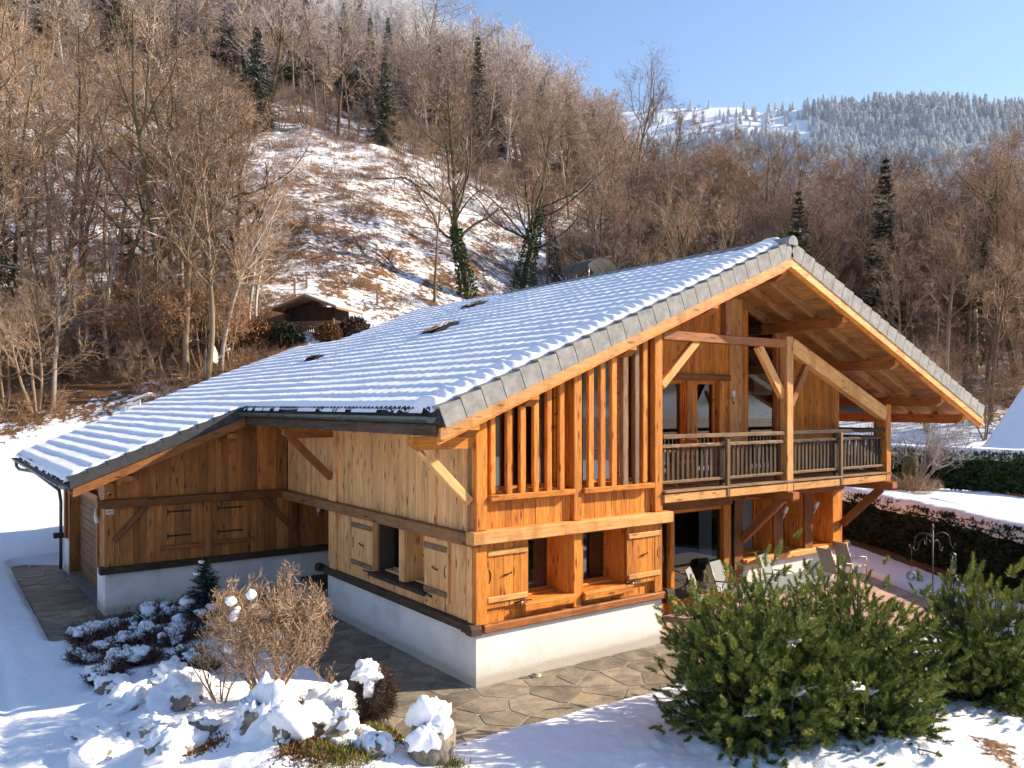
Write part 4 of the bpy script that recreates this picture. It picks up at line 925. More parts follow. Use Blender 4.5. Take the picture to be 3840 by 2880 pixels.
# snow lumps
def blob_mesh(name, rx, ry, rz, seed, mat, flat=.35, rough=.25, nu=34, nv=18):
    r = np.random.RandomState(seed); th = np.linspace(0, 2 * np.pi, nu, endpoint=False); ph = np.linspace(-.5 * np.pi * flat, .5 * np.pi, nv)
    Th, Ph = np.meshgrid(th, ph); ux = np.cos(Ph) * np.cos(Th); uy = np.cos(Ph) * np.sin(Th); uz_ = np.sin(Ph)
    o = seed * 3.7; k = 1 + rough * (2.6 * fbm(ux * 1.3 + o, uy * 1.3 + uz_ * 1.9 + o, seed) + 1.3 * fbm(ux * 3.3 + o, uy * 3.3 + uz_ * 3.7, seed + 5, 3) + .5 * fbm(ux * 9 + o, uy * 9 + uz_ * 9, seed + 9, 2))
    P = np.stack([ux * k * rx, uy * k * ry, uz_ * k * rz], 2).reshape(-1, 3)
    F = [[i * nu + j, i * nu + (j + 1) % nu, (i + 1) * nu + (j + 1) % nu, (i + 1) * nu + j] for i in range(nv - 1) for j in range(nu)]
    return mesh(name, P, np.array(F), mat, True)
def rock_mat():
    m, n, l, B = newmat('rock'); vec, rn = ocoord(n, l); g = noise(n, l, vec, 3, 6, .7); ge = n.new('ShaderNodeNewGeometry'); sp = n.new('ShaderNodeSeparateXYZ'); l.new(ge.outputs['Normal'], sp.inputs[0])
    c = ramp(n, l, g, [(.3, (.09, .07, .055)), (.55, (.26, .22, .18)), (.75, (.42, .37, .32))])
    k = noise(n, l, vec, 5, 4, .6); c = mixc(n, l, ramp(n, l, k, [(.52, 0.0), (.6, .8)]), c, (.11, .10, .035))
    l.new(c, B.inputs['Base Color']); B.inputs['Roughness'].default_value = .85; bump(n, l, g, B, .8, .05); return m
ROCK = rock_mat()
def snow_rock(u, v, w, h, seed, label, cap=.75, zb=.0):
    p = onz(u, v, .12 + zb); z = gh(p[0], p[1]); e = empty('boulder', (p[0], p[1], z), label, 'boulder', 'snow capped boulders in the front bed')
    a = obj('stone', blob_mesh('stone', w * .44, w * .40, h * .7, seed, ROCK, .5, .5, 30, 14)); a.location = (p[0], p[1], z - .02); a.parent = e; a.matrix_parent_inverse = Matrix.Translation((-p[0], -p[1], -z))
    b = obj('snow_cap', blob_mesh('snow_cap', w * .5 * (.98 + .3 * cap), w * .46 * (.98 + .3 * cap), h * 1.05, seed + 50, SNOW, .3, .5)); b.location = (p[0] + .03, p[1] + .05, z - h * .02); b.parent = e; b.matrix_parent_inverse = Matrix.Translation((-p[0], -p[1], -z))
    b.rotation_euler = (rnd.uniform(-.15, .15), rnd.uniform(-.15, .15), rnd.uniform(0, 6)); a.rotation_euler = (0, 0, rnd.uniform(0, 6))
    return e
def child(o, e):
    o.parent = e; o.matrix_parent_inverse = e.matrix_basis.inverted(); return o
def tuft(name, p, n, rad, h, mat, seed, w=.006, spread=1.0, bend=.3):
    """dense upright twigs on a dome"""
    r = np.random.RandomState(seed); a = r.uniform(0, 2 * np.pi, n); q = np.sqrt(r.uniform(0, 1, n))
    base = np.stack([q * rad * .7 * np.cos(a), q * rad * .7 * np.sin(a), np.zeros(n)], 1)
    d = unit(np.stack([q * np.cos(a) * spread, q * np.sin(a) * spread, np.full(n, 1.0)], 1) + bend * r.normal(size=(n, 3)))
    L = h * r.uniform(.5, 1.1, n) * (1 - .35 * q)
    s0 = r.uniform(0, .5, n)[:, None] * L[:, None]
    parts = [quads(base + d * s0, d, unit(np.cross(d, rdir(r, n))), L * .55, np.full(n, w))]
    m = n * 3; k = r.randint(0, n, m); tt = r.uniform(.4, 1, m); P = base[k] + d[k] * s0[k] + d[k] * (L[k] * .55 * tt)[:, None]; dd = unit(d[k] + .8 * r.normal(size=(m, 3)))
    parts.append(quads(P, dd, unit(np.cross(dd, rdir(r, m))), L[k] * .3, np.full(m, w * .7)))
    Vv, F = cat(parts); o = obj(name, mesh(name, Vv, F, mat)); o.location = p; return o
# ------------------------------------------------------------ front bed: heather cushions, boulders, bushes
hz = [(345, 2400, .30), (420, 2350, .32), (500, 2330, .30), (585, 2325, .30), (660, 2320, .28), (700, 2395, .30), (470, 2420, .26), (560, 2405, .30), (640, 2420, .24), (340, 2470, .28), (450, 2500, .26), (540, 2495, .24), (400, 2560, .24), (720, 2500, .24), (650, 2565, .22), (760, 2560, .24)]
for i, (u, v, rr) in enumerate(hz):
    p = onz(u, v, .15); z = gh(p[0], p[1]); deep = i < 9
    e = empty('heather_shrub', (p[0], p[1], z), 'low dark heather cushion under snow in the bed beside the garage drive', 'shrub', 'snowy heather cushions by the drive')
    child(tuft('twigs', (p[0], p[1], z - .03), 420, rr * 1.1, rr * 1.7, HEATH, 100 + i, .010), e)
    for k in range(9 if deep else 6):
        b = obj('snow_cap', blob_mesh('snow_cap', rr * rnd.uniform(.25, .62), rr * rnd.uniform(.22, .5), rr * rnd.uniform(.2, .38), 200 + i * 11 + k, SNOW, .4, .55, 20, 10))
        b.location = (p[0] + rnd.uniform(-.85, .8) * rr, p[1] + rnd.uniform(-.7, .9) * rr, z + rr * rnd.uniform(.35, .95)); child(b, e)
bl = [(430, 2600, .50, .22, 'rounded snow mound over a low shrub at the left end of the bed'), (470, 2665, .62, .26, 'second snow mound from the left, in front of the leftmost one'),
      (640, 2610, .52, .28, 'snow mound just left of the beige bush stems'), (690, 2680, .66, .30, 'wide snow mound in front of the small leafless side bush'),
      (1225, 2700, .66, .34, 'large snow capped stone between the beige bush and the clipped brown shrub'), (340, 2760, .55, .16, 'flat snowy stone at the far left of the rockery'),
      (365, 2845, .52, .18, 'low snowy stone at the bottom left corner of the rockery'), (560, 2770, .55, .20, 'bare flat stone edge poking from the snow in the rockery'), (640, 2860, .62, .28, 'snowy boulder at the bottom of the rockery left of the yellow grass'),
      (760, 2800, .45, .2, 'small snowy stone behind the yellow grass'), (955, 2820, .62, .50, 'tall pointed snow covered boulder in front of the beige bush'), (1080, 2870, .5, .3, 'snowy boulder leaning beside the tall pointed one'),
      (1170, 2800, .42, .2, 'low snowy stone right of the tall pointed boulder'), (1290, 2850, .55, .30, 'snow covered stone left of the mossy capped boulder'), (1400, 2880, .45, .2, 'low snowy stone at the bottom edge beside the mossy boulder')]
for i, (u, v, w_, h_, lb) in enumerate(bl): snow_rock(u, v, w_, h_, 300 + i, lb, .75 if i < 5 else .62)
p = (-2.12, -2.25); z = gh(*p)
e = empty('boulder', (p[0], p[1], z), 'upright mossy boulder wearing a thick white snow cap beside the stone path', 'boulder', 'snow capped boulders in the front bed')
a = child(obj('stone', blob_mesh('stone', .27, .27, .42, 401, ROCK, .9, .3), None, Matrix.Translation((p[0], p[1], z + .12))), e)
b = child(obj('snow_cap', blob_mesh('snow_cap', .28, .27, .30, 402, SNOW, .35, .55), None, Matrix.Translation((p[0] - .02, p[1] + .02, z + .36))), e)
# clipped brown shrub with snow cap
p = onz(1410, 2730, .15); z = gh(p[0], p[1])
e = empty('clipped_shrub', (p[0], p[1], z), 'clipped brown twiggy shrub with a blob of snow on top at the path corner', 'shrub')
def twigball(name, c, rx, rz, n, mat, seed, w=.006, L=.09):
    r = np.random.RandomState(seed); d = rdir(r, n); q = r.uniform(.55, 1.0, n)[:, None]; P = d * q * np.array([rx, rx, rz]); dd = unit(d + .9 * r.normal(size=(n, 3)))
    Vv, F = quads(P, dd, unit(np.cross(dd, rdir(r, n))), np.full(n, L), np.full(n, w)); o = obj(name, mesh(name, Vv, F, mat)); o.location = c; return o
child(twigball('twigs', (p[0], p[1], z + .36), .27, .38, 5200, HEATH, 11), e)
b = child(obj('snow_cap', blob_mesh('snow_cap', .20, .18, .15, 12, SNOW, .5, .4), None, Matrix.Translation((p[0] - .12, p[1] + .03, z + .68))), e)
b = child(obj('snow_cap', blob_mesh('snow_cap', .09, .07, .14, 13, SNOW, .6, .4), None, Matrix.Translation((p[0] - .17, p[1] - .12, z + .52))), e)
# beige leafless bushes
def bare_bush(p, h, rad, nst, seed, name, label, mat, dens=(9, 7, 5), w0=.022, flare=.55, cat_='bush'):
    r = np.random.RandomState(seed); n = nst; a = r.uniform(0, 2 * np.pi, n); st = np.stack([.12 * rad * np.cos(a), .12 * rad * np.sin(a), np.zeros(n)], 1)
    d = unit(np.stack([np.cos(a) * flare, np.sin(a) * flare, np.full(n, 1.0)], 1) + .15 * r.normal(size=(n, 3)))
    pts = [st]
    for k in range(5): d = unit(d + .16 * r.normal(size=d.shape) + np.array([0, 0, .05])); st = st + d * (h * .72 / 5); pts.append(st)
    po = np.stack(pts, 1); ra = w0 * r.uniform(.6, 1.1, n)[:, None] * np.linspace(1, .4, 6)[None]
    b1, r1 = spawn(po, ra, dens[0], .25, 1, lambda t: .55 * (1.1 - .5 * t), 38, .06, 4, r, .6, .25)
    b2, r2 = spawn(b1, r1, dens[1], .3, 1, lambda t: .5 * (1.1 - .4 * t), 40, .10, 3, r, .65, .3)
    b3, r3 = spawn(b2, r2, dens[2], .3, 1, lambda t: .55 + 0 * t, 38, .12, 2, r, .8, .3)
    r2 = np.maximum(r2, .0035); r3 = np.maximum(r3, .0032)
    # keep everything inside a rounded crown
    def inside(P): q = P - np.array([0, 0, h * .58]); return (np.sum((q / np.array([rad, rad, h * .46])) ** 2, axis=2) < 1.0).all(axis=1)
    k = inside(b3); b3, r3 = b3[k], r3[k]; k = inside(b2); b2, r2 = b2[k], r2[k]; k = inside(b1); b1, r1 = b1[k], r1[k]
    z = gh(p[0], p[1]) - .03; e = empty(name, (p[0], p[1], z), label, cat_)
    Vv, F = cat([poly_tubes(po, ra, 6), poly_tubes(b1, r1, 4)]); o = obj('stems', mesh('stems', Vv, F, mat)); o.location = (p[0], p[1], z); child(o, e)
    Vv, F = cat([poly_tubes(b2, r2, 3), poly_ribbon(b3, r3, r)]); o = obj('twigs', mesh('twigs', Vv, F, mat)); o.location = (p[0], p[1], z); child(o, e)
    return e, z, b2
p = onz(995, 2690, .2); e, z, b2 = bare_bush(p, 2.02, .98, 12, 21, 'round_bush', 'large round leafless beige bush with pale stems in the front bed', TWIGB, (13, 9, 8), .026)
r = np.random.RandomState(5)
for i in range(16):
    q = b2[r.randint(len(b2))][-1]
    if q[0] * RGT[0] + q[1] * RGT[1] > .2 or q[2] < .8: continue
    b = obj('snow_lump', blob_mesh('snow_lump', .07, .06, .06, 500 + i, SNOW, .6, .5, 12, 7)); b.location = (p[0] + q[0], p[1] + q[1], z + q[2]); child(b, e)
p = onz(830, 2670, .2); bare_bush(p, 1.05, .42, 5, 22, 'side_bush', 'small leafless bush left of the big round beige one', TWIGB, (6, 5, 4), .018)
p = onz(1225, 2640, .1); bare_bush(p, .62, .22, 4, 23, 'sprig_bush', 'thin leafless sprig beside the dark paving and the clipped shrub', TWIGB, (4, 3, 2), .008)
# litter, moss tufts
def patch_tufts(name, spots, mat, n, h, seed, w, label, cat_):
    r = np.random.RandomState(seed); Ps = []
    for (x, y, rr, k) in spots:
        a = r.normal(size=(int(n * k), 2)) * rr; Ps.append(np.stack([x + a[:, 0], y + a[:, 1]], 1))
    P = np.concatenate(Ps); z = ground_h(P[:, 0], P[:, 1]); P = np.column_stack([P, z - .01]); m = len(P)
    d = unit(np.array([0, 0, 1.0]) + .7 * r.normal(size=(m, 3))); Vv, F = tris(P, d, unit(np.cross(d, rdir(r, m))), h * r.uniform(.5, 1.2, m), np.full(m, w))
    tag(obj(name, mesh(name, Vv, F, mat)), label, cat_, kind='stuff')
patch_tufts('leaf_litter', [(-2.5, -.02, .2, 1.4), (-1.95, -1.15, .28, 1.3), (-2.75, -1.2, .2, .6), (-3.5, -1.75, .2, .8), (-4.4, -.45, .15, .4)], BROWNL, 1500, .06, 7, .035, 'brown dead leaves around the bushes of the front bed', 'leaves')
patch_tufts('moss_grass', [(-3.25, -2.0, .22, 1.2), (-2.95, -1.75, .15, .6), (-2.05, -.55, .12, .6), (-2.45, -1.55, .16, .6), (-2.0, -2.5, .1, .3)], MOSS, 1300, .12, 8, .014, 'yellow green grass and moss between the rockery stones', 'grass')
# blue spruce
def conifer_vf(h, rad, tiers, per, seed, droop=.25, dens=8, nl=.16, nw=.03, base=.06):
    r = np.random.RandomState(seed); P, D, L, W_, = [], [], [], []
    for i in range(tiers):
        f = (i + r.uniform(-.2, .2)) / tiers; f = min(max(f, 0), .98); z = h * (base + (1 - base) * f); bl_ = rad * (1 - f) ** .85 * r.uniform(.85, 1.1) + .03 * rad
        for k in range(per):
            a = r.uniform(0, 2 * np.pi); b_ = bl_ * r.uniform(.7, 1.12); d = np.array([np.cos(a), np.sin(a), r.normal() * .1 - droop * (1 - f) + .15 * f])
            m = max(4, int(dens * b_ / rad * 2)); t = np.linspace(.08, 1, m); q = np.array([0, 0, z])[None] + d[None] * (t * b_)[:, None] + np.array([0, 0, 1.0])[None] * (.22 * b_ * t ** 2)[:, None]
            sd = np.cross(d, [0, 0, 1.0]); sd /= np.linalg.norm(sd) + 1e-9
            for sg in (-1, 1):
                dd = unit(d[None] * .8 + sd[None] * sg * r.uniform(.4, 1.0, m)[:, None] + np.array([.22, .22, .34]) * r.normal(size=(m, 3))); P.append(q); D.append(dd); L.append(nl * b_ / rad * r.uniform(.7, 1.3, m) + nl * .5 * (1 - t) + nl * .35); W_.append(np.full(m, nw) * r.uniform(.7, 1.3, m))
    P = np.concatenate(P); D = np.concatenate(D); L = np.concatenate(L); W_ = np.concatenate(W_)
    up = unit(np.cross(D, np.array([0, 0, 1.0]))) + .5 * r.normal(size=D.shape)
    return tris(P, D, unit(up), L, W_)
p = onz(768, 2368, .1); z = gh(p[0], p[1]) - .02
e = empty('blue_spruce', (p[0], p[1], z), 'small dark blue green spruce with snow lumps beside the garage plinth', 'spruce')
Vv, F = conifer_vf(1.45, .56, 24, 13, 31, .12, 13, .10, .022); o = obj('crown', mesh('crown', Vv, F, BLUEN)); o.location = (p[0], p[1], z); child(o, e)
child(tube('trunk', [(p[0], p[1], z), (p[0], p[1], z + 1.4)], [.03, .008], BARK, None, 6), e)
for dx, dz, s, k in ((-.28, .62, .15, 1), (.02, .42, .13, 2), (.22, .52, .12, 3), (-.05, 1.36, .07, 4), (-.12, 1.14, .08, 5), (.3, .25, .14, 6), (-.36, .28, .16, 7), (.1, .16, .16, 8)):
    b = obj('snow_lump', blob_mesh('snow_lump', s, s * .9, s * .6, 600 + k, SNOW, .5, .45, 16, 8)); q = RGT * dx - FWD * (.34 * (1 - dz / 1.5)); b.location = (p[0] + q[0], p[1] + q[1], z + dz); child(b, e)
# mugo pines
def mugo(c, h, rad, nsh, seed, label, open_=0.0, lean=(0, 0)):
    r = np.random.RandomState(seed); z = gh(c[0], c[1]) - .05
    e = empty('mountain_pine', (c[0], c[1], z), label, 'pine')
    # main limbs fan out from the foot, each ends in a tuft of shoots
    nl_ = max(14, nsh // 15); d = rdir(r, nl_); d[:, 2] = np.abs(d[:, 2]) * .95 - .05; d = unit(d); az = np.arctan2(d[:, 1], d[:, 0])
    lobe = .90 + .10 * np.sin(az * 3 + seed) + .08 * np.sin(az * 5 + 2 * seed) + .12 * r.normal(size=nl_); lq = np.clip(lobe, .55, 1.06) * np.where(r.uniform(0, 1, nl_) < .38, r.uniform(.45, .8, nl_), 1.0)
    tip = d * lq[:, None] * np.array([rad, rad, h * .88]); tip[:, 2] = np.maximum(tip[:, 2], .08)
    n = nsh; li = r.randint(0, nl_, n); tt = r.uniform(.62, 1.0, n); off = r.normal(size=(n, 3)) * np.array([.12, .12, .10]) * (.55 + .6 * rad)
    P = tip[li] * tt[:, None] + off; P[:, 2] = np.maximum(P[:, 2], .05); q = lq[li] * tt; dl = unit(d[li] * np.array([1, 1, .6]) + .25 * unit(off)); hz_ = np.clip(P[:, 2:3] / h, 0, 1)
    sd = unit(dl * (1.0 - .45 * hz_) + np.array([0, 0, 1.0]) * (.15 + .75 * hz_) + .42 * r.normal(size=(n, 3))); SL = r.uniform(.10, .22, n); d = d[li]
    m = 115; N = n * m
    t = np.tile(np.linspace(0, 1, m)[None], (n, 1)) + r.uniform(-.01, .01, (n, m)); a = r.uniform(0, 2 * np.pi, (n, m))
    s1 = unit(np.cross(sd, rdir(r, n))); s2 = np.cross(sd, s1)
    base = P[:, None, :] + sd[:, None, :] * (t * SL[:, None])[..., None]
    rad_d = s1[:, None, :] * np.cos(a)[..., None] + s2[:, None, :] * np.sin(a)[..., None]
    dirn = unit(rad_d * (.95 - .55 * t)[..., None] + sd[:, None, :] * (.35 + .8 * t)[..., None]); L = (.066 * r.uniform(.75, 1.2, (n, m))).reshape(-1)
    dirn = dirn.reshape(-1, 3); wd = unit(np.cross(dirn, rdir(r, N)))
    Vv, F = tris(base.reshape(-1, 3), dirn, wd, L, np.full(N, .0105))
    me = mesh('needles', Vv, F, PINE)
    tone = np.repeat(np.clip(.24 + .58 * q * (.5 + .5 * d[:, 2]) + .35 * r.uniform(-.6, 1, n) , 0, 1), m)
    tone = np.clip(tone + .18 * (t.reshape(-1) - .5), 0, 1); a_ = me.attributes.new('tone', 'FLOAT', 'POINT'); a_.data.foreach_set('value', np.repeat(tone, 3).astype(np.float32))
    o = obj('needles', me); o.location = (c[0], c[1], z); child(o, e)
    # woody branches reaching to the shoots
    k = r.choice(n, min(n, 260), replace=False); root = np.column_stack([r.normal(size=len(k)) * .12 * rad, r.normal(size=len(k)) * .12 * rad, np.zeros(len(k))]); mid = root * .4 + P[k] * .5 + np.array([0, 0, -.08 * h])
    mid[:, 2] = np.maximum(mid[:, 2], .03); po = np.stack([root, mid, P[k]], 1); ra = np.tile(np.array([[.022, .014, .006]]), (len(k), 1))
    Vv, F = poly_tubes(po, ra, 4); o = obj('branches', mesh('branches', Vv, F, BARK)); o.location = (c[0], c[1], z); child(o, e)
    ok = np.nonzero((q > .35) & (q < .75) & (P[:, 2] > .1 * h) & (P[:, 2] < .62 * h))[0]
    for i, j in enumerate(r.choice(ok, 11, replace=len(ok) < 16)):
        s = r.uniform(.05, .11); b = obj('snow_lump', blob_mesh('snow_lump', s * 1.4, s, s * .6, seed * 40 + i, SNOW, .6, .75, 18, 10)); b.location = (c[0] + P[j, 0], c[1] + P[j, 1], z + P[j, 2] + .01); child(b, e)
    return e
def pine_mat():
    m, n, l, B = newmat('pine_shoots'); a = n.new('ShaderNodeAttribute'); a.attribute_name = 'tone'; ge = n.new('ShaderNodeNewGeometry')
    s = math_(n, l, 'ADD', a.outputs['Fac'], math_(n, l, 'MULTIPLY', math_(n, l, 'SUBTRACT', ge.outputs['Random Per Island'], .5), .3))
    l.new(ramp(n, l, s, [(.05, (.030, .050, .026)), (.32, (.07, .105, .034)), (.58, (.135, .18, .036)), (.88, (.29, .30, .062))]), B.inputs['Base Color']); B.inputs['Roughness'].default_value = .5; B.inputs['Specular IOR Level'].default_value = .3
    return m
PINE = pine_mat()
mugo((1.85, -4.1), 2.8, 1.3, 2700, 71, 'big bushy mountain pine in front of the terrace, the left one of the clump')
mugo((3.75, -4.3), 2.4, 1.32, 2400, 72, 'bushy mountain pine right of the biggest one, in front of the bird feeder')
mugo((5.85, -5.2), 2.3, 1.15, 1500, 73, 'open mountain pine at the right edge with bare lower stems')
mugo((2.7, -5.0), 1.25, 1.05, 1300, 74, 'low front mountain pine at the foot of the clump')
# round ground light
p = (1.15, -.13); e = tube('ground_light', [(p[0], p[1], 0), (p[0], p[1], .035)], .085, plain('pale_ring', (.5, .47, .42), .6), None, 18); tag(e, 'small round pale ground light set in the paving by the plinth', 'ground light')
child(tube('lens', [(p[0], p[1], .035), (p[0], p[1], .042)], .06, plain('lens_grey', (.2, .19, .17), .3), None, 18), e)
# ------------------------------------------------------------ terrace furniture
ALU = plain('champagne_metal', (.45, .38, .30), .4, .6); SLING = plain('grey_sling', (.25, .265, .265), .85)
def garden_chair(loc, rz, label):
    e = empty('garden_chair', (0, 0, 0), label, 'chair', 'grey sling chairs on the terrace')
    def t(name, pts, r_, m, k=6): child(tube(name, pts, r_, m, None, k), e)
    for s in (-1, 1):
        y = .27 * s
        t('leg', [(.25, y, 0), (.27, y, .42), (.25, y, .64)], .014, ALU); t('leg', [(-.30, y, 0), (-.22, y, .3), (-.2, y, .42)], .014, ALU)
        t('armrest', [(.25, y, .64), (.1, y, .665), (-.24, y, .64)], .018, ALU); t('back_frame', [(-.19, .235 * s, .40), (-.26, .235 * s, .66), (-.40, .235 * s, 1.02)], .012, ALU); t('seat_frame', [(.27, .235 * s, .43), (-.2, .235 * s, .40)], .012, ALU)
    n = 8
    def strip(name, prof):
        vs_ = [(x, sy * .225, z) for (x, z) in prof for sy in (-1, 1)]; fs = [[2 * i, 2 * i + 1, 2 * i + 3, 2 * i + 2] for i in range(len(prof) - 1)]
        child(obj(name, mesh(name, vs_, fs, SLING, True)), e)
    strip('seat', [(.28, .435), (.1, .41), (-.1, .40), (-.2, .41)]); strip('backrest', [(-.19, .41), (-.235, .55), (-.265, .67), (-.33, .85), (-.405, 1.03)])
    e.location = loc; e.rotation_euler = (0, 0, rz); return e
garden_chair((11.0, .55, .062), R_(-12), 'grey sling chair below the window sill, left of the chair at the house corner')
garden_chair((12.15, .85, .062), R_(-12), 'grey sling chair at the house corner, farthest right by the hedge')
garden_chair((8.85, .62, .062), R_(-75), 'grey sling chair behind the table, its back against the white plinth')
garden_chair((7.25, .72, .062), R_(-80), 'grey sling chair behind the table beside the red brown door post')
garden_chair((6.25, .55, .062), R_(-60), 'grey sling chair nearest the patio door glass')
tb = empty('garden_table', (0, 0, 0), 'long slatted grey garden table half hidden behind the pines', 'table')
for i in range(8): child(box('slat', (6.5, -.75 + i * .125, .745), (9.0, -.75 + i * .125 + .1, .77), SLING, None, .004), tb)
for sx in (6.6, 8.9):
    for sy in (-.65, .15): child(beam('leg', (sx, sy, .062), (sx, sy, .74), .05, .05, ALU, None, (0, 1, 0)), tb)
for sy in (-.7, .18): child(beam('frame_rail', (6.5, sy, .715), (9.0, sy, .715), .04, .05, ALU), tb)
# furniture on the balcony
bt = empty('balcony_table', (4.85, .62, 2.942), 'dark wooden table on the balcony behind the railing beside the slatted block', 'table')
child(box('table_top', (4.45, .3, 3.64), (5.15, .95, 3.68), W_BRN, None), bt)
for sx in (4.5, 5.1):
    for sy in (.36, .9): child(beam('leg', (sx, sy, 2.942), (sx, sy, 3.64), .06, .06, W_BRN, None, (0, 1, 0)), bt)
bc = empty('balcony_chair', (5.6, .6, 2.942), 'brown wooden chair on the balcony seen through the balusters', 'chair')
child(box('seat', (5.4, .4, 3.36), (5.85, .85, 3.4), W_BRN, None), bc)
for sx in (5.43, 5.82):
    for sy in (.43, .82): child(beam('leg', (sx, sy, 2.942), (sx, sy, 3.36 if sx < 5.6 else 3.88), .045, .045, W_BRN, None, (0, 1, 0)), bc)
for zz in (3.5, 3.66, 3.82): child(beam('back_slat', (5.82, .43, zz), (5.82, .82, zz), .02, .08, W_BRN, None), bc)
# bird feeder stand
IRON = plain('grey_iron', (.06, .065, .065), .5, .5)
fx, fy = 9.5, -2.6; fz = gh(fx, fy)
fd = empty('bird_feeder_stand', (fx, fy, fz), 'black iron bird feeder stand with curled hooks on the terrace edge', 'feeder stand')
child(tube('pole', [(fx, fy, fz - .05), (fx, fy, fz + 1.95)], .014, IRON), fd); child(tube('finial', [(fx, fy, fz + 1.95), (fx, fy, fz + 2.0), (fx, fy, fz + 2.08)], [.02, .035, .002], IRON), fd)
rx, ry = RGT[0], RGT[1]
def hook(a, s, z0, n=10):
    pts = []
    for i in range(n + 1):
        th = math.pi * (1 - i / n * 1.0); pts.append((s / 2 + s / 2 * math.cos(th), .9 * s * .55 * math.sin(th)))
    pts += [(s + .01, -.08), (s + .05, -.13), (s + .09, -.10), (s + .1, -.05)]
    return [(fx + math.cos(a) * q, fy + math.sin(a) * q, z0 + w_) for q, w_ in pts]
ra = math.atan2(ry, rx)
for a, s, z0 in ((ra, .36, fz + 1.72), (ra + math.pi, .38, fz + 1.70), (ra + .5, .22, fz + 1.62), (ra + math.pi - .5, .26, fz + 1.62), (ra + 1.5, .3, fz + 1.7)): child(tube('hook', hook(a, s, z0), .009, IRON, None, 6), fd)
child(tube('side_hook', [(fx, fy, fz + .62), (fx + rx * .12, fy + ry * .12, fz + .72), (fx + rx * .25, fy + ry * .25, fz + .66), (fx + rx * .3, fy + ry * .3, fz + .58), (fx + rx * .36, fy + ry * .36, fz + .6)], .008, IRON, None, 6), fd)
hx, hy = fx + rx * .42, fy + ry * .42
tf = tube('tube_feeder', [(hx, hy, fz + 1.02), (hx, hy, fz + 1.42)], .055, glass_mat('feeder_plastic', (.75, .8, .75), 1.45), None, 12); tag(tf, 'clear tube bird feeder hanging from the stand', 'bird feeder')
child(tube('lid', [(hx, hy, fz + 1.42), (hx, hy, fz + 1.45), (hx, hy, fz + 1.49)], [.065, .06, .01], IRON), tf); child(tube('tray', [(hx, hy, fz + .98), (hx, hy, fz + 1.02)], .07, IRON), tf); child(tube('seed', [(hx, hy, fz + 1.03), (hx, hy, fz + 1.2)], .045, plain('seed', (.35, .33, .22), .9)), tf)
child(tube('wire', [(hx, hy, fz + 1.49), (hx, hy, fz + 1.6)], .004, IRON), tf)
lx, ly = hx + rx * .06, hy + ry * .06
lf = tube('lantern_feeder', [(lx, ly, fz + .72), (lx, ly, fz + .86)], .06, glass_mat('lantern_glass', (.7, .7, .7), 1.45), None, 8); tag(lf, 'small lantern shaped bird feeder below the clear tube', 'bird feeder')
child(tube('roof', [(lx, ly, fz + .86), (lx, ly, fz + .93), (lx, ly, fz + .97)], [.10, .05, .01], IRON), lf); child(tube('tray', [(lx, ly, fz + .69), (lx, ly, fz + .72)], .095, IRON), lf)
gx, gy = fx - rx * .44, fy - ry * .44
rf = tube('ring_feeder', [(gx + rx * .075 * math.cos(a), gy + ry * .075 * math.cos(a), fz + 1.0 + .075 * math.sin(a)) for a in np.linspace(0, 2 * math.pi, 17)], .03, plain('blue_ring', (.10, .16, .19), .5), None, 8); tag(rf, 'blue ring shaped bird feeder hanging on the left hook', 'bird feeder')
child(tube('wire', [(gx, gy, fz + 1.08), (gx, gy, fz + 1.58)], .004, IRON), rf)
